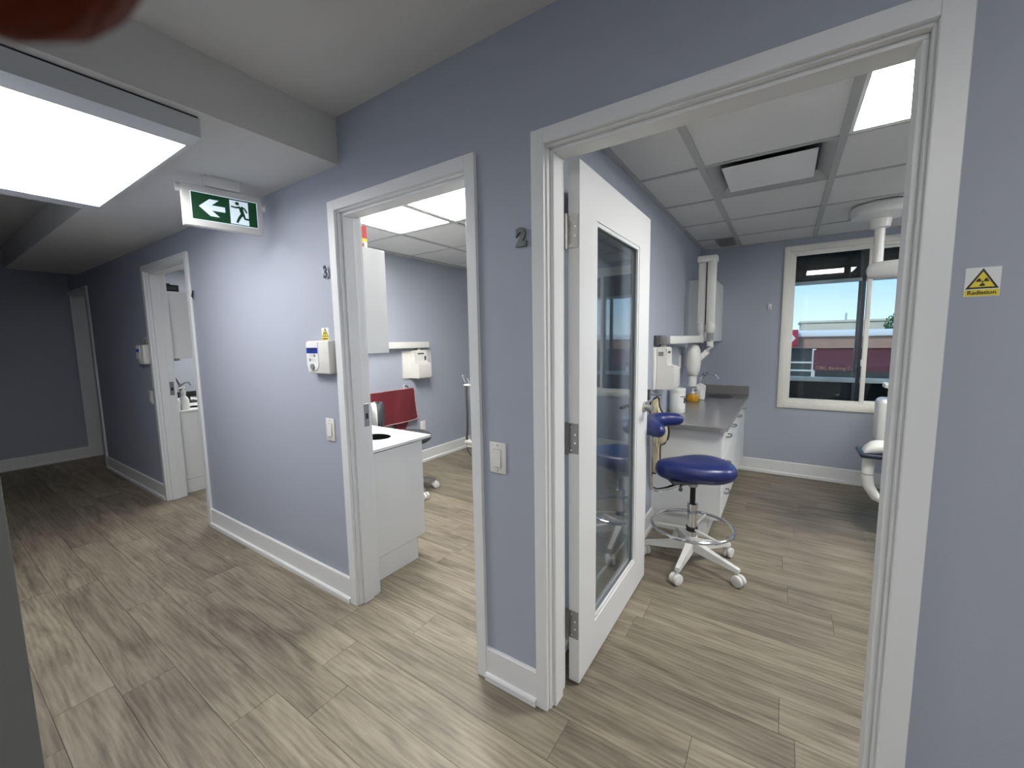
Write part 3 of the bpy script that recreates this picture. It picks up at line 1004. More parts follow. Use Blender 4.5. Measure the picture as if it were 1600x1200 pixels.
# wipes tub
c = (-0.700, 2.20)
t = thing('wipes_tub', 'white cylinder tub of wipes on the grey counter', 'tub', (*c, TOP))
MB().lathe([(0.056, 0), (0.058, 0.005), (0.058, 0.155), (0.056, 0.158)], (*c, TOP), 28).build('tub', 'plastic', t)
MB().lathe([(0.060, 0.158), (0.060, 0.185), (0.055, 0.192), (0.03, 0.195)], (*c, TOP), 28).build('lid', 'plastic', t)
la = MB()
aa = [math.radians(-75 + 110 * i / 12) for i in range(13)]
r1 = [(c[0] + 0.0586 * math.cos(a_), c[1] + 0.0586 * math.sin(a_)) for a_ in aa]
vv0 = [la.bm.verts.new((x, y, TOP + 0.03)) for x, y in r1]
vv1 = [la.bm.verts.new((x, y, TOP + 0.14)) for x, y in r1]
for i in range(12):
    la.bm.faces.new((vv0[i], vv0[i + 1], vv1[i + 1], vv1[i]))
lab = la.build('paper_label', 'paper', t)
pr_ = MB()
for (i0, i1, z0, z1) in ((2, 10, 0.125, 0.132), (5, 10, 0.075, 0.12)):
    for i in range(i0, i1):
        q = [(c[0] + 0.0590 * math.cos(aa[j]), c[1] + 0.0590 * math.sin(aa[j])) for j in (i, i + 1)]
        f4 = [pr_.bm.verts.new((*q[0], TOP + z0)), pr_.bm.verts.new((*q[1], TOP + z0)), pr_.bm.verts.new((*q[1], TOP + z1)), pr_.bm.verts.new((*q[0], TOP + z1))]
        pr_.bm.faces.new(f4)
pr_.build('print', 'dark', lab)
# amber soap jar
c = (-0.700, 2.86)
t = thing('soap_bottle', 'clear round bottle of amber liquid soap beside the sink', 'bottle', (*c, TOP))
MB().lathe([(0.05, 0), (0.058, 0.012), (0.058, 0.05), (0.05, 0.062), (0.02, 0.07)], (*c, TOP), 20).build('bottle', 'amber', t)
MB().lathe([(0.018, 0.07), (0.018, 0.085), (0.006, 0.09), (0.006, 0.115)], (*c, TOP), 14).build('pump', 'plastic', t)
MB().tube([(c[0], c[1], TOP + 0.115), (c[0] + 0.035, c[1], TOP + 0.118), (c[0] + 0.045, c[1], TOP + 0.108)], 0.005, 8).build('nozzle', 'plastic', t)
t = thing('crumpled_tissue', 'crumpled white tissue standing behind the amber bottle', 'tissue', (-0.66, 2.98, TOP))
n = 14
rg = []
for z, r in ((0, 0.035), (0.05, 0.05), (0.09, 0.04), (0.13, 0.045), (0.15, 0.01)):
    rg.append([(-0.66 + r * (1 + 0.35 * random.uniform(-1, 1)) * math.cos(2 * PI * i / n), 2.98 + r * (1 + 0.35 * random.uniform(-1, 1)) * math.sin(2 * PI * i / n), TOP + z + random.uniform(0, 0.012)) for i in range(n)])
MB().loft(rg).build('tissue_sheet', 'paper', t, smooth=20)

# upper cabinet in the corner
t = thing('wall_cabinet', 'white wall cabinet in the corner behind the x-ray arm', 'cabinet', (-0.67, 3.27, 1.345), group='white wall cabinets')
MB().box(X2L + 0.001, -0.578, 2.955, YB - 0.001, 1.345, 1.912).build('body', 'lam', t, smooth=0)
for y0, y1 in ((2.957, 3.266), (3.269, 3.577)):
    d = MB().box(-0.578, -0.560, y0, y1, 1.342, 1.910, bev=0.0015, seg=1).build('door', 'lam', t, smooth=0)

# glove / towel dispenser on the left wall
def dispenser(name, label, xw, yc, z0, z1, wd, group, pl_=0.05, pr_=0.03):
    t_ = thing(name, label, 'dispenser', (xw, yc, z0), group=group)
    h = z1 - z0
    MB().box(xw, xw + 0.018, yc - wd / 2 - pl_, yc + wd / 2 + pr_, z0 + 0.002, z1, bev=0.004).build('back_plate', 'warmpl', t_)
    bd = MB()
    bd.prism([(0.015, z0), (0.135, z0), (0.145, z0 + 0.02), (0.145, z0 + h * 0.50), (0.135, z0 + h * 0.54), (0.085, z0 + h * 0.56), (0.085, z1 - 0.008), (0.078, z1), (0.015, z1)],
             (xw, yc - wd / 2, 0), (1, 0, 0), (0, 0, 1), (0, wd, 0))
    bmesh.ops.bevel(bd.bm, geom=list(bd.bm.edges), offset=0.005, segments=2, affect='EDGES')
    bd.build('body', 'warmpl', t_)
    MB().box(xw + 0.0852, xw + 0.0862, yc - wd * 0.25, yc + wd * 0.22, z1 - 0.045, z1 - 0.03).build('emblem', 'dark', t_, smooth=0)
    MB().box(xw + 0.03, xw + 0.06, yc - 0.02, yc + 0.02, z1 - 0.001, z1 + 0.016, bev=0.003).build('cap', 'plastic', t_)
    return t_


dp = dispenser('soap_dispenser', 'white wall dispenser above the wipes tub', X2L, 1.84, 1.015, 1.318, 0.16, 'white wall dispensers')
MB().box(X2L + 0.03, X2L + 0.065, 1.7565, 1.7605, 1.255, 1.285).build('latch_plate', 'midgrey', dp, smooth=0)
d3 = dispenser('soap_dispenser', 'white wall dispenser above the maroon apron in the middle room', X3L, 1.985, 0.985, 1.292, 0.19, 'white wall dispensers', 0.11, 0.13)
MB().box(X3L + 0.0852, X3L + 0.0865, 2.035, 2.060, 1.18, 1.225).build('window_slot', 'black', d3, smooth=0)

# wall x-ray unit
t = thing('xray_unit', 'white wall mounted dental x-ray with folded arm over the counter', 'x-ray machine', (X2L, 1.86, 1.34))
MB().box(X2L + 0.0015, X2L + 0.025, 1.74, 1.98, 1.33, 1.40, bev=0.003).build('wall_bracket', 'dark', t)
b = MB().box(X2L + 0.025, X2L + 0.08, 1.80, 1.92, 1.335, 1.398, bev=0.004).build('pivot', 'midgrey', t)
dv = Vector((-0.625, 2.72, 0)) - Vector((-0.725, 1.86, 0))
ang = math.atan2(dv.y, dv.x)
MB().box(0.02, dv.length, -0.026, 0.026, -0.030, 0.030, bev=0.006, rot=(Vector((0, 0, 0)), Matrix.Rotation(ang, 3, 'Z'))).build('arm', 'warmpl', t, local=True).location = (-0.725 - X2L, 0, 0.027)
# vertical folded scissor arms
for (x0, x1, yy, zb, zt) in ((-0.668, -0.600, 2.79, 1.50, 2.045), (-0.590, -0.520, 2.75, 1.50, 2.045)):
    o = MB().box(x0, x1, yy - 0.035, yy + 0.035, zb, zt, bev=0.012).build('folding_arm', 'warmpl', t)
    xm = (x0 + x1) / 2
    MB().lathe([(0.022, -0.085), (0.034, -0.07), (0.042, -0.03), (0.036, 0.02), (0.033, 0.05)], (xm, yy, zb), 18).build('joint_cover', 'warmpl', o)
MB().box(-0.672, -0.516, 2.715, 2.83, 2.03, 2.085, bev=0.010).build('top_link', 'warmpl', t)
MB().box(-0.602, -0.588, 2.76, 2.80, 1.50, 2.035).build('inner_slot', 'black', t, smooth=0)
MB().cyl((-0.634, 2.79, 1.33), (-0.634, 2.79, 1.425), 0.024, n=16).build('swivel', 'warmpl', t)
MB().cyl((-0.556, 2.75, 1.345), (-0.556, 2.75, 1.42), 0.028, n=16).build('swivel', 'midgrey', t)
MB().tube([(-0.556, 2.75, 1.36), (-0.553, 2.75, 1.30), (-0.575, 2.735, 1.255), (-0.625, 2.71, 1.20), (-0.65, 2.70, 1.17)], [0.028, 0.027, 0.026, 0.025, 0.025], 14).build('yoke', 'warmpl', t)
hd = MB()
n = 20
rg = []
for z, rx, ry in ((1.045, 0.035, 0.035), (1.052, 0.044, 0.05), (1.09, 0.056, 0.075), (1.15, 0.064, 0.09), (1.21, 0.062, 0.09), (1.27, 0.056, 0.08), (1.305, 0.042, 0.06), (1.318, 0.02, 0.03)):
    rg.append([(-0.677 + rx * math.cos(2 * PI * i / n), 2.69 + ry * math.sin(2 * PI * i / n), z) for i in range(n)])
hd.loft(rg)
h = hd.build('tube_head', 'warmpl', t, smooth=60)
MB().lathe([(0.036, -0.10), (0.036, -0.005), (0.040, 0.0)], (-0.679, 2.69, 1.05), 20).build('cone', 'plastic', h)
# wall switch beside the x-ray head
t = thing('outlet_cover', 'thin white outlet cover on the wall behind the x-ray head', 'outlet', (X2L, 2.62, 1.20))
MB().box(X2L, X2L + 0.006, 2.585, 2.655, 1.11, 1.23, bev=0.002).build('plate', 'plastic', t)
for z in (1.14, 1.195):
    MB().box(X2L + 0.006, X2L + 0.008, 2.605, 2.635, z - 0.015, z + 0.015, bev=0.0005, seg=1).build('socket', 'warmpl', t)

# cream apron on a projecting rail
t = thing('apron_rail', 'short steel rail holding the cream apron', 'hook', (X2L, 1.63, 0.99))
MB().box(X2L, X2L + 0.010, 1.605, 1.655, 0.955, 1.03, bev=0.002).build('plate', 'dark', t)
MB().cyl((X2L + 0.008, 1.63, 0.997), (X2L + 0.085, 1.63, 0.997), 0.007, n=10).build('rod', 'nickel', t)
MB().cyl((X2L + 0.085, 1.63, 0.997), (X2L + 0.09, 1.63, 0.997), 0.010, n=10).build('knob', 'nickel', t)
t = thing('lead_apron', 'cream apron with dark piping hanging behind the blue stool', 'apron', (X2L + 0.03, 1.62, 0.45))


def cloth(outline_l, outline_r, zs, x0, amp, ny=14, seed=1, th=0.012, wav=3.0):
    """thick hanging cloth: y limits per z row, wavy in x"""
    rnd = random.Random(seed)
    ph = [rnd.uniform(0, 6) for _ in range(4)]
    f_ = MB()
    fr, bk = [], []
    for j, z in enumerate(zs):
        r0, r1_ = [], []
        for i in range(ny + 1):
            u_ = i / ny
            y = outline_l[j] + (outline_r[j] - outline_l[j]) * u_
            q = amp * (math.sin(wav * PI * u_ + ph[0] + 1.5 * j / len(zs)) + 0.5 * math.sin(2.3 * wav * PI * u_ + ph[1] + j * 0.4))
            x = x0 + q
            r0.append(f_.bm.verts.new((x + th / 2, y, z)))
            r1_.append(f_.bm.verts.new((x - th / 2, y, z)))
        fr.append(r0)
        bk.append(r1_)
    m_, n_ = len(zs), ny
    for j in range(m_ - 1):
        for i in range(n_):
            f_.bm.faces.new((fr[j][i], fr[j][i + 1], fr[j + 1][i + 1], fr[j + 1][i]))
            f_.bm.faces.new((bk[j][i + 1], bk[j][i], bk[j + 1][i], bk[j + 1][i + 1]))
        f_.bm.faces.new((fr[j][0], fr[j + 1][0], bk[j + 1][0], bk[j][0]))
        f_.bm.faces.new((fr[j][n_], bk[j][n_], bk[j + 1][n_], fr[j + 1][n_]))
    for i in range(n_):
        f_.bm.faces.new((fr[0][i], bk[0][i], bk[0][i + 1], fr[0][i + 1]))
        f_.bm.faces.new((fr[-1][i], fr[-1][i + 1], bk[-1][i + 1], bk[-1][i]))
    edge = [v.co.copy() for v in fr[0]] + [r[-1].co.copy() for r in fr[1:]] + [v.co.copy() for v in fr[-1][::-1]] + [r[0].co.copy() for r in fr[::-1][1:-1]]
    return f_, edge


ol = [(-0.758, 0.940), (-0.735, 0.965), (-0.712, 0.981), (-0.704, 0.970), (-0.703, 0.93), (-0.692, 0.895), (-0.672, 0.865), (-0.652, 0.835), (-0.640, 0.79),
      (-0.634, 0.74), (-0.640, 0.695), (-0.660, 0.662), (-0.690, 0.640), (-0.690, 0.56), (-0.684, 0.45), (-0.725, 0.44), (-0.757, 0.45), (-0.758, 0.60), (-0.758, 0.80)]
cl = MB()
cf = (-0.715, 0.75)
layers = []
for k_, (q, dy) in enumerate(((1.0, 0.012), (1.0, -0.006), (0.8, -0.022), (0.55, -0.014), (0.3, -0.026), (0.05, -0.018))):
    layers.append([(cf[0] + (x - cf[0]) * q, 1.632 + dy + 0.006 * math.sin(i * 1.9 + k_) * (1 if k_ > 1 else 0), cf[1] + (z - cf[1]) * q) for i, (x, z) in enumerate(ol)])
cl.loft(layers).build('apron_sheet', 'cream', t, smooth=50)
MB().tube([(x, 1.629, z) for x, z in ol], 0.0075, 6, closed=True).build('piping', 'black', t)

# blue stool --------------------------------------------------------------
def caster(parent, x, y, rot, m='plastic', fork='plastic'):
    d = Vector((math.cos(rot), math.sin(rot), 0))
    q = Vector((-d.y, d.x, 0))
    c_ = Vector((x, y, 0.032)) + d * 0.012
    w_ = MB()
    for s_ in (-1, 1):
        w_.lathe([(0.024, -0.0115), (0.031, -0.008), (0.032, 0.0), (0.031, 0.008), (0.024, 0.0115)], c_ + q * s_ * 0.015, 18, axis=tuple(q))
    cs = w_.build('caster', m, parent, local=True)
    MB().tube([Vector((x, y, 0.085)), Vector((x, y, 0.05)), c_ + Vector((0, 0, 0.012))], [0.009, 0.009, 0.006], 8).build('stem', fork, cs, local=True)
    hb = MB()
    hb.lathe([(0.0055, -0.026), (0.0055, 0.026)], c_, 8, axis=tuple(q))
    hb.build('axle', 'dark', cs, local=True)
    return cs


def seat_mesh(Lx, Wy, th, taper, saddle, z):
    n = 36
    rg_ = []
    levels = [(-0.55, 0.0), (-0.80, 0.10), (-0.93, 0.25), (-1.0, 0.5), (-0.985, 0.72), (-0.92, 0.88), (-0.78, 0.97), (-0.55, 1.0), (-0.25, 1.0), (-0.02, 1.0)]
    for sc, hh in levels:
        sc = -sc
        r_ = []
        for i in range(n):
            a_ = 2 * PI * i / n
            cx, sy = math.cos(a_), math.sin(a_)
            ex = math.copysign(abs(cx) ** 0.85, cx)
            ey = math.copysign(abs(sy) ** 0.85, sy)
            wloc_ = 1.0 - taper * (1 - (ex + 1) / 2) ** 1.3
            x_ = ex * Lx / 2 * sc
            y_ = ey * Wy / 2 * sc * wloc_
            zz = z + hh * th
            if hh > 0.5:
                zz += (hh - 0.5) * 2 * saddle * ((-x_ / (Lx / 2)) ** 2 * 0.6 - (y_ / (Wy / 2)) ** 2 * 0.5) * (1 if x_ < 0 else 0.25)
            r_.append((x_, y_, zz))
        rg_.append(r_)
    return MB().loft(rg_)


STX, STY = -0.425, 1.35
srot = math.atan2(0.556, 0.831)
t = thing('dental_stool', 'navy blue stool with a chrome foot ring and wrap-around arm', 'stool', (STX, STY, 0), rz=srot)
seat_mesh(0.455, 0.43, 0.115, 0.60, 0.03, 0.535).build('seat', 'navy', t, local=True, smooth=70)
MB().box(-0.16, 0.14, -0.10, 0.10, 0.535, 0.552, bev=0.004).build('seat_plate', 'dark', t, local=True)
MB().cyl((0, 0, 0.49), (0, 0, 0.545), 0.026, n=18).build('socket', 'nickel', t, local=True)
MB().cyl((0, 0, 0.35), (0, 0, 0.50), 0.0155, n=16).build('gas_rod', 'black', t, local=True)
MB().lathe([(0.028, 0.17), (0.028, 0.355), (0.031, 0.357), (0.031, 0.385), (0.024, 0.39)], (0, 0, 0), 20).build('column', 'chrome', t, local=True)
MB().lathe([(0.036, 0.095), (0.045, 0.105), (0.042, 0.15), (0.034, 0.18)], (0, 0, 0), 20).build('hub', 'plastic', t, local=True)
ring = MB().tube(arc((-0.005, -0.01, 0.25), 0.228, 0, 2 * PI * 47 / 48, 47), 0.0095, 10, closed=True).build('foot_ring', 'chrome', t, local=True)
MB().lathe([(0.034, 0.215), (0.034, 0.24)], (0, 0, 0), 18).build('ring_collar', 'black', ring, local=True)
for i in range(3):
    a_ = math.radians(45 + 120 * i)
    MB().tube([(0.03 * math.cos(a_), 0.03 * math.sin(a_), 0.228), (0.222 * math.cos(a_) - 0.005, 0.222 * math.sin(a_) - 0.01, 0.246)], 0.008, 8).build('spoke', 'plastic', ring, local=True)
# base arms pointing at the casters seen on the floor
for wx, wy in ((-0.448, 1.09), (-0.168, 1.245), (-0.245, 1.545), (-0.55, 1.60), (-0.685, 1.305)):
    v = Matrix.Rotation(-srot, 3, 'Z') @ Vector((wx - STX, wy - STY, 0))
    u = v.normalized()
    q = Vector((-u.y, u.x, 0))
    am = MB()
    rg = []
    for s_, z0, z1, hw in ((0.03, 0.10, 0.155, 0.026), (v.length * 0.55, 0.085, 0.125, 0.019), (v.length + 0.012, 0.078, 0.098, 0.015)):
        cc = u * s_
        rg.append([cc + q * hw + Vector((0, 0, z0)), cc + q * hw * 0.8 + Vector((0, 0, z1)), cc - q * hw * 0.8 + Vector((0, 0, z1)), cc - q * hw + Vector((0, 0, z0))])
    am.loft(rg)
    leg = am.build('base_arm', 'plastic', t, local=True, smooth=30)
    caster(leg, v.x, v.y, math.atan2(u.y, u.x) + random.uniform(-0.9, 0.9))
# arm post and curved support
MB().tube([(0.0, 0, 0.515), (-0.10, 0, 0.50), (-0.16, 0.0, 0.478), (-0.215, 0, 0.470), (-0.250, 0, 0.485), (-0.258, 0, 0.52), (-0.259, 0, 0.60), (-0.262, 0, 0.83)], 0.0125, 12).build('arm_post', 'chrome', t, local=True)
MB().cyl((-0.261, 0, 0.74), (-0.262, 0, 0.80), 0.018, n=14).build('post_collar', 'chrome', t, local=True)
MB().tube([(-0.05, 0.0, 0.53), (-0.10, -0.06, 0.515), (-0.13, -0.13, 0.52)], [0.006, 0.006, 0.012], 8).build('height_lever', 'dark', t, local=True)
key = [(-0.045, 0.140), (-0.10, 0.150), (-0.16, 0.140), (-0.21, 0.112), (-0.243, 0.065), (-0.262, 0.01), (-0.272, -0.04), (-0.278, -0.085), (-0.278, -0.125), (-0.273, -0.165)]
ap = [Vector((x, y, 0.872)) for x, y in key]
d0 = (ap[0] - ap[1]).normalized()
d1 = (ap[-1] - ap[-2]).normalized()
ap = [ap[0] + d0 * 0.034, ap[0] + d0 * 0.026] + ap + [ap[-1] + d1 * 0.026, ap[-1] + d1 * 0.034]
rr = [0.006, 0.022, 0.038, 0.044, 0.047, 0.048, 0.048, 0.048, 0.048, 0.048, 0.045, 0.039, 0.022, 0.006]
MB().tube(ap, rr, 16, ref=(0, 0, 1)).build('support_arm', 'navy', t, local=True, smooth=70)
MB().box(-0.30, -0.23, -0.03, 0.03, 0.815, 0.832, bev=0.004).build('arm_plate', 'dark', t, local=True)

# white clip on the back wall
t = thing('wall_clip', 'small white hook on the wall left of the window', 'hook', (-0.143, YB, 1.64))
MB().box(-0.158, -0.128, YB - 0.012, YB, 1.64, 1.70, bev=0.002).build('plate', 'plastic', t)
MB().tube([(-0.143, YB - 0.01, 1.66), (-0.143, YB - 0.028, 1.652), (-0.143, YB - 0.034, 1.668)], 0.004, 8).build('prong', 'nickel', t)

# operating lamp on the ceiling
LXc, LYc = 0.52, 2.70
t = thing('operating_lamp', 'white ceiling mounted lamp post with a swing arm before the window', 'lamp', (LXc, LYc, HR))
MB().lathe([(0.04, -0.16), (0.055, -0.155), (0.062, -0.10), (0.12, -0.085), (0.165, -0.075), (0.172, -0.055), (0.172, -0.012), (0.16, 0.0)], (LXc, LYc, HR), 32).build('ceiling_plate', 'plastic', t)
MB().cyl((LXc, LYc, 1.89), (LXc, LYc, HR - 0.12), 0.030, n=20).build('post', 'plastic', t)
am = MB()
rg = []
dirv = Vector((0.95, -0.3, 0)).normalized()
qv = Vector((-dirv.y, dirv.x, 0))
n = 16
for s_, hw, hh in ((-0.055, 0.02, 0.02), (-0.045, 0.045, 0.05), (0.0, 0.062, 0.062), (0.15, 0.062, 0.062), (0.45, 0.05, 0.05), (0.75, 0.045, 0.045), (0.78, 0.02, 0.02)):
    cc = Vector((LXc, LYc, 1.835)) + dirv * s_
    rg.append([cc + qv * hw * math.cos(2 * PI * i / n) + Vector((0, 0, hh * math.sin(2 * PI * i / n))) for i in range(n)])
am.loft(rg)
a = am.build('swing_arm', 'plastic', t, smooth=50)
MB().cyl(Vector((LXc, LYc, 1.845)) - dirv * 0.056, Vector((LXc, LYc, 1.845)) - dirv * 0.066, 0.012, n=10).build('end_screw', 'dark', a)
e_ = Vector((LXc, LYc, 1.835)) + dirv * 0.74
MB().tube([e_, e_ + Vector((0, 0, -0.12)), e_ + Vector((0.05, -0.05, -0.22))], 0.025, 12).build('drop_arm', 'plastic', a)
MB().box(e_.x - 0.05, e_.x + 0.18, e_.y - 0.12, e_.y + 0.03, e_.z - 0.32, e_.z - 0.22, bev=0.03).build('lamp_head', 'plastic', t)

# dental chair, mostly behind the right jamb
t = thing('dental_chair', 'dental chair with white tubular armrest and console half hidden by the right door frame', 'dental chair', (0.98, 2.25, 0))
MB().box(0.72, 1.24, 1.75, 2.75, 0.0, 0.06, bev=0.02).build('base_plate', 'plastic', t)
MB().box(0.86, 1.10, 2.05, 2.45, 0.05, 0.36, bev=0.04).build('lift_column', 'plastic', t)
MB().box(0.72, 1.24, 1.25, 2.62, 0.37, 0.47, bev=0.045, seg=4).build('seat', 'slate', t, smooth=60)
rm = Matrix.Rotation(math.radians(35), 3, 'X')
bk = MB().box(0.73, 1.23, 2.52, 3.30, 0.40, 0.50, bev=0.045, seg=4, rot=(Vector((0.98, 2.55, 0.42)), rm)).build('backrest', 'slate', t, smooth=60)
MB().box(0.85, 1.11, 3.30, 3.52, 0.42, 0.52, bev=0.04, seg=4, rot=(Vector((0.98, 2.55, 0.42)), rm)).build('headrest', 'slate', t, smooth=60)
for sg_ in (1, -1):
    def sx2(x):
        return x if sg_ == 1 else 1.96 - x
    arm = MB().tube([(sx2(0.75), 2.30, 0.285), (sx2(0.62), 2.30, 0.275), (sx2(0.545), 2.30, 0.305), (sx2(0.507), 2.30, 0.37), (sx2(0.497), 2.30, 0.44), (sx2(0.499), 2.30, 0.60)], [0.030, 0.030, 0.030, 0.031, 0.032, 0.036], 16).build('armrest_tube', 'plastic', t, smooth=60)
    MB().cyl((sx2(0.497), 2.30, 0.452), (sx2(0.497), 2.30, 0.457), 0.0335, n=16).build('tube_joint', 'midgrey', arm)
    n = 14
    rg = []
    for u_, z0, z1 in ((0.464, 0.592, 0.61), (0.475, 0.585, 0.645), (0.50, 0.583, 0.675), (0.53, 0.59, 0.688), (0.57, 0.60, 0.690), (0.62, 0.62, 0.685), (0.66, 0.64, 0.66)):
        zc, hz = (z0 + z1) / 2, (z1 - z0) / 2
        rg.append([(sx2(u_), 2.30 + 0.06 * math.cos(2 * PI * i / n), zc + hz * math.sin(2 * PI * i / n)) for i in range(n)])
    MB().loft(rg).build('armrest_cap', 'plastic', arm, smooth=60)
    xa, xb = sorted((sx2(0.443), sx2(0.66)))
    MB().box(xa, xb, 2.22, 2.46, 0.574, 0.606, bev=0.013, seg=3).build('armrest_pad', 'deepnavy', t, smooth=60)
co = MB().box(0.548, 0.80, 2.42, 2.62, 0.64, 0.945, bev=0.035, seg=4).build('console', 'plastic', t, smooth=60)
MB().box(0.570, 0.78, 2.43, 2.53, 1.02, 1.055, bev=0.01).build('tray', 'plastic', co)
MB().cyl((0.70, 2.50, 0.93), (0.70, 2.50, 1.03), 0.018, n=12).build('tray_post', 'plastic', co)
MB().tube([(0.70, 2.52, 0.66), (0.70, 2.52, 0.50), (0.72, 2.45, 0.30), (0.88, 2.35, 0.25)], 0.035, 14).build('console_arm', 'plastic', co)

# air diffuser, return vent
t = thing('air_diffuser', 'square ceiling air diffuser with a dropped plate', 'air vent', (-0.119, 1.57, HR))
dx0, dx1, dy0, dy1 = -0.4185 + HB, 0.18 - HB, 1.267 + HB, 1.873 - HB
r = MB()
for (a0, b0, a1, b1) in ((0, 0, 0, 0),):
    o_ = [(dx0, dy0), (dx1, dy0), (dx1, dy1), (dx0, dy1)]
    i_ = [(dx0 + 0.06, dy0 + 0.06), (dx1 - 0.06, dy0 + 0.06), (dx1 - 0.06, dy1 - 0.06), (dx0 + 0.06, dy1 - 0.06)]
    vo = [r.bm.verts.new((x, y, HR + 0.002)) for x, y in o_]
    vi = [r.bm.verts.new((x, y, HR + 0.045)) for x, y in i_]
    for i in range(4):
        r.bm.faces.new((vo[i], vo[(i + 1) % 4], vi[(i + 1) % 4], vi[i]))
r.build('cone_frame', 'bar', t, smooth=0)
MB().box(dx0 + 0.055, dx1 - 0.055, dy0 + 0.055, dy1 - 0.055, HR + 0.045, HR + 0.06).build('plenum', 'black', t, smooth=0)
MB().box(dx0 + 0.075, dx1 - 0.075, dy0 + 0.075, dy1 - 0.075, HR + 0.003, HR + 0.008).build('plate', 'white', t, smooth=0)
t = thing('return_vent', 'small dark ceiling grille near the corner above the wall cabinet', 'air vent', (-0.505, 3.27, HR))
frame_ = MB()
vx0, vx1, vy0, vy1 = -0.59, -0.432, 3.10, 3.46
for bx in ((vx0, vx0 + 0.015, vy0, vy1), (vx1 - 0.015, vx1, vy0, vy1), (vx0 + 0.015, vx1 - 0.015, vy0, vy0 + 0.015), (vx0 + 0.015, vx1 - 0.015, vy1 - 0.015, vy1)):
    frame_.box(*bx, HR - 0.006, HR + 0.005)
frame_.build('frame', 'midgrey', t, smooth=0)
MB().box(vx0 + 0.01, vx1 - 0.01, vy0 + 0.01, vy1 - 0.01, HR + 0.002, HR + 0.0055).build('backing', 'dark', t, smooth=0)
for i in range(7):
    y = vy0 + 0.03 + i * 0.045
    MB().box(vx0 + 0.014, vx1 - 0.014, y, y + 0.02, HR - 0.004, HR + 0.002).build('slat', 'midgrey', t, smooth=0)

# ================================================================ MIDDLE ROOM
PX = -1.905
t = thing('base_cabinet', 'white base cabinet end just inside the middle door', 'cabinet', (-2.6, 0.35, 0), group='white base cabinets inside the doors')
MB().box(X3L + 0.01, PX - 0.016, WT + 0.02, 0.556, 0.141, 0.757).build('body', 'lam', t, smooth=0)
MB().box(X3L + 0.01, PX - 0.004, WT + 0.02, 0.566, 0.757, 0.766).build('shadow_reveal', 'black', t, smooth=0)  # black strip stands in for the shadow line beneath the counter edge
MB().box(PX - 0.016, PX, WT + 0.02, 0.572, 0.141, 0.758, bev=0.001, seg=1).build('end_panel', 'lam', t, smooth=0)
MB().box(X3L + 0.01, PX - 0.003, WT + 0.02, 0.505, 0, 0.138).build('toe_kick', 'lam', t, smooth=0)
for x0, x1 in ((-2.42, PX - 0.018), (-2.93, -2.424), (X3L + 0.012, -2.934)):
    d = MB().box(x0, x1, 0.556, 0.574, 0.145, 0.76, bev=0.001, seg=1).build('door', 'lam', t, smooth=0)
    handle(d, ((x0 + x1) / 2, 0.574, 0.70), (1, 0, 0), (0, 1, 0))


def counter_hole(name, label, x0, x1, y0, y1, z0, z1, hc, hr, m):
    t_ = thing(name, label, 'countertop', ((x0 + x1) / 2, (y0 + y1) / 2, z0))
    f_ = MB()
    n_ = 32
    cor = [(x1, y1), (x0, y1), (x0, y0), (x1, y0)]
    lev = {}
    for z in (z0, z1):
        lev[z] = ([f_.bm.verts.new((hc[0] + hr[0] * math.cos(2 * PI * i / n_), hc[1] + hr[1] * math.sin(2 * PI * i / n_), z)) for i in range(n_)],
                  [])
        for i in range(n_):
            a_ = 2 * PI * i / n_ + 1e-6
            cx, sy = math.cos(a_), math.sin(a_)
            tx = (x1 - hc[0]) / cx if cx > 0 else (x0 - hc[0]) / cx
            ty = (y1 - hc[1]) / sy if sy > 0 else (y0 - hc[1]) / sy
            if tx < ty:
                p = (x1 if cx > 0 else x0, hc[1] + sy * tx)
            else:
                p = (hc[0] + cx * ty, y1 if sy > 0 else y0)
            lev[z][1].append(p)
    # snap nearest outline points on the corners
    for z in (z0, z1):
        pts = lev[z][1]
        for c_ in cor:
            j = min(range(n_), key=lambda i: (pts[i][0] - c_[0]) ** 2 + (pts[i][1] - c_[1]) ** 2)
            pts[j] = c_
        lev[z] = (lev[z][0], [f_.bm.verts.new((*p, z)) for p in pts])
    f_.bridge(lev[z1][0], lev[z1][1])
    f_.bridge(lev[z0][1], lev[z0][0])
    f_.bridge(lev[z0][1], lev[z1][1])
    f_.bridge(lev[z0][0], lev[z1][0])
    f_.build('slab', m, t_, smooth=0)
    MB().lathe([(1.0, -0.03), (1.0, 0.0)], (0, 0, 0), 4)
    return t_


t = counter_hole('countertop', 'white counter with a round waste hole inside the middle door', -2.45, PX + 0.012, WT + 0.02, 0.641, 0.766, 0.782, (-2.16, 0.42), (0.105, 0.085), 'lam')
ch = MB()
n = 28
ch.loft([[(-2.16 + 0.104 * q * math.cos(2 * PI * i / n), 0.42 + 0.084 * q * math.sin(2 * PI * i / n), z) for i in range(n)] for q, z in ((1, 0.779), (0.99, 0.767), (0.2, 0.766))], caps=True)
ch.build('waste_hole_shade', 'void', t)
MB().box(X3L + 0.002, -2.45, WT + 0.02, 0.641, 0.766, 0.782).build('slab_extension', 'lam', t, smooth=0)

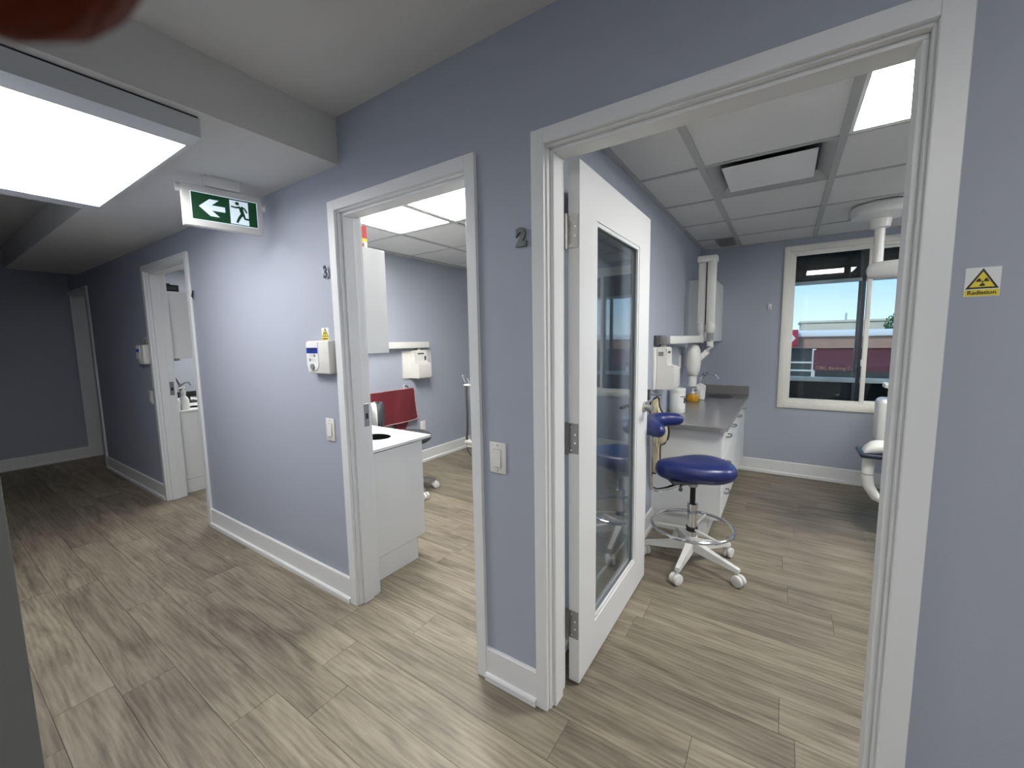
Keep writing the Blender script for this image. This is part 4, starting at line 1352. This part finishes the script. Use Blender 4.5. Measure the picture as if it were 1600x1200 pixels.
t = thing('wall_cabinet', 'white wall cabinet inside the middle door with a red box on top', 'cabinet', (-2.6, 0.23, 1.322), group='white wall cabinets')
MB().box(X3L + 0.01, PX - 0.002, WT + 0.002, 0.330, 1.322, 1.894).build('body', 'lam', t, smooth=0)
MB().box(PX - 0.016, PX, WT + 0.002, 0.347, 1.322, 1.894, bev=0.001, seg=1).build('end_panel', 'lam', t, smooth=0)
for x0, x1 in ((-2.42, PX - 0.018), (-2.93, -2.424), (X3L + 0.012, -2.934)):
    MB().box(x0, x1, 0.330, 0.346, 1.326, 1.890, bev=0.001, seg=1).build('door', 'lam', t, smooth=0)
t = thing('red_box', 'red and yellow carton on top of the wall cabinet', 'box', (-2.01, 0.23, 1.894))
MB().box(-2.06, -1.955, 0.17, 0.272, 1.894, 1.935).build('carton', 'paper', t, smooth=0)
MB().box(-2.06, -1.955, 0.17, 0.272, 1.935, 1.953).build('yellow_stripe', 'yellow', t, smooth=0)
MB().box(-2.06, -1.955, 0.17, 0.272, 1.953, 2.02).build('red_top', 'red', t, smooth=0)
MB().prism([(0, 0), (0.05, 0), (0.05, 0.028), (0, 0.008)], (-1.9548, 0.2, 1.90), (0, 1, 0), (0, 0, 1), (0.001, 0, 0)).build('print', 'red', t, smooth=0)

# x-ray arm rail on the wall of the middle room
t = thing('xray_arm_rail', 'long white x-ray arm rail above the dispenser in the middle room', 'rail', (X3L, 1.5, 1.31))
MB().box(X3L + 0.03, X3L + 0.085, 1.25, 2.12, 1.318, 1.385, bev=0.005).build('arm', 'warmpl', t)
MB().box(X3L, X3L + 0.03, 1.2, 1.5, 1.32, 1.38, bev=0.003).build('wall_bracket', 'midgrey', t)
# maroon apron on a bar
t = thing('apron_hanger', 'black wall hook at the corner of the maroon apron', 'hook', (X3L, 1.80, 0.89))
MB().tube([(X3L, 1.80, 0.905), (X3L + 0.03, 1.80, 0.915), (X3L + 0.055, 1.80, 0.905), (X3L + 0.06, 1.80, 0.888)], 0.006, 8).build('prong', 'black', t)
MB().box(X3L, X3L + 0.006, 1.78, 1.82, 0.875, 0.925, bev=0.002).build('plate', 'plastic', t)
t = thing('lead_apron', 'maroon apron hanging on the wall of the middle room', 'apron', (X3L + 0.05, 1.6, 0.5))
zs = [0.885 - 0.0255 * i for i in range(15)]
lo = [1.20] * 15
hi = [1.885 + 0.045 * (i / 14) - (0.02 if i == 14 else 0) - (0.012 if i == 0 else 0) for i in range(15)]
f_, ed = cloth(lo, hi, zs, X3L + 0.055, 0.006, ny=20, seed=5, wav=4)
ap_ = f_.build('apron_sheet', 'maroon', t, smooth=60)
MB().tube(ed, 0.005, 6, closed=True).build('piping', mat('pink_piping', (0.55, 0.33, 0.33), 0.5), t)
f_, ed = cloth([1.62] * 6, [1.80, 1.80, 1.79, 1.78, 1.77, 1.75], [0.53 - 0.02 * i for i in range(6)], X3L + 0.035, 0.003, ny=8, seed=8)
f_.build('strap', 'maroon', t, smooth=60)
# outlet
t = thing('wall_outlet', 'white outlet low on the wall right of the maroon apron', 'outlet', (X3L, 2.05, 0.42))
MB().box(X3L, X3L + 0.006, 2.012, 2.088, 0.36, 0.48, bev=0.002).build('plate', 'plastic', t)
for z in (0.395, 0.445):
    MB().box(X3L + 0.006, X3L + 0.008, 2.03, 2.07, z - 0.016, z + 0.016, bev=0.0006, seg=1).build('socket', 'warmpl', t)
# dark stool
SX, SY = -2.83, 1.27
t = thing('dental_stool', 'dark grey stool with a white shelled back in the middle room', 'stool', (SX, SY, 0), rz=math.radians(10))
MB().lathe([(0.12, 0.475), (0.19, 0.482), (0.218, 0.505), (0.215, 0.54), (0.19, 0.557), (0.10, 0.562), (0.01, 0.56)], (0, 0, 0), 36).build('seat', 'slate', t, local=True, smooth=70)
MB().lathe([(0.028, 0.10), (0.028, 0.28), (0.016, 0.285), (0.016, 0.475)], (0, 0, 0), 18).build('column', 'chrome', t, local=True)
for i in range(5):
    a_ = math.radians(52.7 + 72 * i)
    u = Vector((math.cos(a_), math.sin(a_), 0))
    q = Vector((-u.y, u.x, 0))
    rg = []
    for s_, z0, z1, hw in ((0.0, 0.085, 0.14, 0.024), (0.25, 0.075, 0.095, 0.015)):
        rg.append([u * s_ + q * hw + Vector((0, 0, z0)), u * s_ + q * hw * 0.8 + Vector((0, 0, z1)), u * s_ - q * hw * 0.8 + Vector((0, 0, z1)), u * s_ - q * hw + Vector((0, 0, z0))])
    leg = MB().loft(rg).build('base_arm', 'nickel', t, local=True, smooth=30)
    caster(leg, u.x * 0.24, u.y * 0.24, a_, 'plastic', 'plastic')
bk = []
for z, hw in ((0.60, 0.10), (0.64, 0.15), (0.70, 0.175), (0.78, 0.17), (0.83, 0.13), (0.85, 0.06)):
    r_ = []
    n = 12
    for i in range(n):
        a_ = 2 * PI * i / n
        yy = hw * math.cos(a_)
        xx = -0.235 + 0.035 * math.sin(a_) + 0.9 * yy * yy
        r_.append((xx, yy, z))
    bk.append(r_)
brm = Matrix.Rotation(math.radians(35), 3, 'Z')
bk1 = [[brm @ Vector(p) for p in r_] for r_ in bk]
br = MB().loft(bk1).build('backrest', 'slate', t, local=True, smooth=60)
bk2 = [[brm @ Vector((p[0] - 0.030, p[1] * 1.02, p[2])) for p in r_] for r_ in bk]
MB().loft(bk2).build('back_shell', 'plastic', br, local=True, smooth=60)
pb = brm @ Vector((-0.26, 0, 0.66))
pm_ = brm @ Vector((-0.26, 0, 0.50))
MB().tube([(0, 0, 0.465), tuple(pm_ * 0.6 + Vector((0, 0, 0.18))), tuple(pm_), tuple(pb)], 0.014, 10).build('back_bar', 'black', t, local=True)

# instrument holder, cut by the right casing
IX, IY = -2.70, 2.06
t = thing('instrument_holder', 'instrument rack with hanging hoses at the right edge of the middle door', 'dental unit', (-2.55, IY, 0))
MB().cyl((-2.42, IY + 0.05, 0), (-2.42, IY + 0.05, 0.93), 0.03, n=14).build('post', 'plastic', t)
MB().lathe([(0.16, 0), (0.16, 0.025), (0.04, 0.05)], (-2.42, IY + 0.05, 0), 20).build('foot', 'plastic', t)
MB().box(-2.80, -2.40, IY - 0.02, IY + 0.06, 0.915, 0.935, bev=0.005).build('rack', 'warmpl', t)
MB().box(-2.80, -2.42, IY - 0.03, IY + 0.09, 0.30, 0.335, bev=0.01).build('lower_tray', 'warmpl', t)
MB().box(-2.78, -2.46, IY - 0.02, IY + 0.08, 0.255, 0.298, bev=0.01).build('tray_bracket', 'tube', t)
for i in range(5):
    x = -2.785 + i * 0.055
    hs = MB().tube([(x, IY, 0.92), (x + 0.012, IY - 0.01, 0.80), (x + 0.024 + 0.01 * (i % 2), IY - 0.015, 0.62), (x + 0.015, IY - 0.01, 0.45), (x - 0.008 + 0.012 * i, IY, 0.335)], 0.012, 8).build('hose', ['dark', 'midgrey', 'dark', 'dark', 'midgrey'][i], t)
    hp = MB().tube([(x, IY, 0.92), (x - 0.01, IY - 0.005, 0.965), (x - 0.025, IY - 0.01, 1.00), (x - 0.03 + 0.01 * i, IY - 0.01, 1.03 - 0.02 * i)], [0.009, 0.010, 0.008, 0.011], 10).build('handpiece', 'chrome', t)
MB().tube([(-2.79, IY, 0.30), (-2.785, IY, 0.22), (-2.74, IY, 0.17), (-2.66, IY + 0.02, 0.20)], 0.008, 8).build('hose', 'dark', t)

# ================================================================ FAR ROOM
PX4 = -4.63
t = thing('base_cabinet', 'white base cabinet end seen through the far narrow opening', 'cabinet', (-5.2, 0.35, 0), group='white base cabinets inside the doors')
MB().box(X4L + 0.01, PX4 - 0.016, WT + 0.02, 0.556, 0.141, 0.765).build('body', 'lam', t, smooth=0)
MB().box(PX4 - 0.016, PX4, WT + 0.02, 0.572, 0.129, 0.764, bev=0.001, seg=1).build('end_panel', 'lam', t, smooth=0)
MB().box(X4L + 0.01, PX4 - 0.003, WT + 0.02, 0.505, 0, 0.126).build('toe_kick', 'lam', t, smooth=0)
for x0, x1 in ((-5.15, PX4 - 0.018), (-5.65, -5.154)):
    d = MB().box(x0, x1, 0.556, 0.574, 0.145, 0.76, bev=0.001, seg=1).build('door', 'lam', t, smooth=0)
    handle(d, ((x0 + x1) / 2, 0.574, 0.70), (1, 0, 0), (0, 1, 0))
t = counter_hole('countertop', 'white counter with a waste hole inside the far narrow opening', -5.3, PX4 + 0.012, WT + 0.02, 0.641, 0.766, 0.782, (-4.86, 0.36), (0.085, 0.085), 'lam')
ch = MB()
n = 28
ch.loft([[(-4.86 + 0.084 * q * math.cos(2 * PI * i / n), 0.36 + 0.084 * q * math.sin(2 * PI * i / n), z) for i in range(n)] for q, z in ((1, 0.779), (0.99, 0.767), (0.2, 0.766))], caps=True)
ch.build('waste_hole_shade', 'void', t)
MB().box(X4L + 0.002, -5.3, WT + 0.02, 0.641, 0.766, 0.782).build('slab_extension', 'lam', t, smooth=0)
t = thing('wall_cabinet', 'white wall cabinet in the far room with a black box on top', 'cabinet', (-5.2, 0.23, 1.265), group='white wall cabinets')
MB().box(X4L + 0.01, PX4 - 0.002, WT + 0.002, 0.335, 1.265, 1.872).build('body', 'lam', t, smooth=0)
MB().box(PX4 - 0.016, PX4, WT + 0.002, 0.352, 1.265, 1.872, bev=0.001, seg=1).build('end_panel', 'lam', t, smooth=0)
for x0, x1 in ((-5.15, PX4 - 0.018), (-5.65, -5.154)):
    MB().box(x0, x1, 0.335, 0.351, 1.269, 1.868, bev=0.001, seg=1).build('door', 'lam', t, smooth=0)
MB().box(PX4, PX4 + 0.002, 0.155, 0.205, 1.245, 1.268).build('label_clip', 'midgrey', t, smooth=0)
t = thing('black_box', 'black equipment box on top of the far wall cabinet', 'box', (-4.75, 0.2, 1.872))
MB().box(-4.95, -4.66, 0.14, 0.262, 1.872, 1.935, bev=0.004).build('case', 'black', t)
MB().box(-4.95, -4.66, 0.14, 0.20, 1.935, 1.945, bev=0.002).build('lid', 'black', t)
MB().box(-4.6605, -4.659, 0.16, 0.24, 1.89, 1.915).build('front_slot', 'dark', t, smooth=0)
c = (-4.72, 0.235)
t = thing('pump_bottle', 'white pump bottle on the counter of the far room', 'bottle', (*c, 0.782))
MB().lathe([(0.034, 0), (0.038, 0.01), (0.038, 0.09), (0.028, 0.115), (0.016, 0.13), (0.016, 0.15)], (*c, 0.782), 20).build('bottle', 'plastic', t)
MB().lathe([(0.019, 0.15), (0.019, 0.175), (0.007, 0.18), (0.007, 0.20), (0.016, 0.202), (0.016, 0.215)], (*c, 0.782), 14).build('pump', 'plastic', t)
MB().tube([(c[0], c[1], 0.99), (c[0] + 0.02, c[1] - 0.03, 0.99), (c[0] + 0.028, c[1] - 0.042, 0.982)], 0.006, 8).build('nozzle', 'plastic', t)
c = (-4.70, 0.165)
t = thing('cup', 'short white cup beside the pump bottle in the far room', 'cup', (*c, 0.782))
MB().lathe([(0.026, 0), (0.028, 0.002), (0.034, 0.088), (0.0335, 0.09)], (*c, 0.782), 20).build('cup_body', 'plastic', t)
MB().lathe([(0.034, 0.085), (0.036, 0.087), (0.036, 0.091), (0.034, 0.092)], (*c, 0.782), 20).build('rim', 'plastic', t)
c = (-4.80, 0.24)
t = thing('faucet', 'dark slim faucet on the counter of the far room', 'faucet', (*c, 0.782))
MB().lathe([(0.02, 0), (0.02, 0.01), (0.012, 0.02), (0.012, 0.24)], (*c, 0.782), 14).build('body', 'steel', t)
MB().tube([(c[0], c[1], 1.0), (c[0], c[1] - 0.03, 1.08), (c[0], c[1] - 0.05, 1.16)], [0.008, 0.006, 0.003], 8).build('lever', 'dark', t)
MB().tube([(c[0], c[1], 1.0), (c[0], c[1] + 0.04, 1.03), (c[0], c[1] + 0.07, 1.03), (c[0], c[1] + 0.085, 1.0)], 0.008, 8).build('spout', 'steel', t)
t = thing('monitor', 'black screen edge on the counter of the far room', 'monitor', (-5.3, 0.4, 0.782))
MB().box(-5.35, -5.20, 0.36, 0.52, 0.782, 0.80, bev=0.004).build('foot', 'black', t)
MB().box(-5.29, -5.26, 0.41, 0.46, 0.80, 0.86).build('neck', 'black', t, smooth=0)
MB().box(-5.29, -5.26, 0.25, 0.75, 0.84, 0.90, bev=0.006).build('panel', 'black', t)

# ================================================================ fingertip before the lens
def campt(px, py, d):
    return CAM + (RV * ((px - 800) / 638.67) + UV * ((600 - py) / 638.67) + FV) * d


VR = (-RV * 0.6488 + UV * 0.6239 + FV * 0.4357).normalized()
tip = CAM + VR * 0.0385
axis = (-RV * 0.5 + UV * 0.6 - FV * 1.6).normalized()
t = thing('finger', 'dark blurred fingertip poking into the top left corner', 'finger', tuple(tip))
pts, rs, rys = [], [], []
for s_, r_ in ((-0.0079, 0.0009), (-0.0074, 0.0028), (-0.006, 0.0050), (-0.004, 0.0067), (-0.0015, 0.0077), (0.002, 0.0080), (0.008, 0.0082), (0.014, 0.0079), (0.018, 0.0082), (0.022, 0.0086), (0.027, 0.0084), (0.036, 0.0086), (0.041, 0.0092), (0.046, 0.0094), (0.052, 0.0091), (0.064, 0.0094), (0.074, 0.0098), (0.078, 0.008)):
    bend = max(0.0, s_ - 0.02)
    pts.append(tip + axis * s_ + VR * bend * bend * 3.0)
    rs.append(r_)
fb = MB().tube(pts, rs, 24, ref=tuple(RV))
fb.build('finger_skin', 'shaded_skin', t, smooth=80)
nm_ = (axis.cross(VR)).normalized()
nl = MB()
rg = []
for s_, hw in ((-0.005, 0.0035), (-0.003, 0.0048), (0.002, 0.0052), (0.006, 0.0045), (0.0072, 0.003)):
    row = []
    for i in range(7):
        q = (i - 3) / 3
        base = tip + axis * s_
        rad = 0.0083 if s_ > -0.002 else 0.0073
        a_ = q * hw / 0.008
        row.append(base + VR * math.cos(a_) * rad * 1.005 + nm_ * math.sin(a_) * rad)
    rg.append(row)
vv = [[nl.bm.verts.new(p) for p in r_] for r_ in rg]
for j in range(len(vv) - 1):
    for i in range(6):
        nl.bm.faces.new((vv[j][i], vv[j][i + 1], vv[j + 1][i + 1], vv[j + 1][i]))
nl.build('nail', 'nail', t, smooth=80)
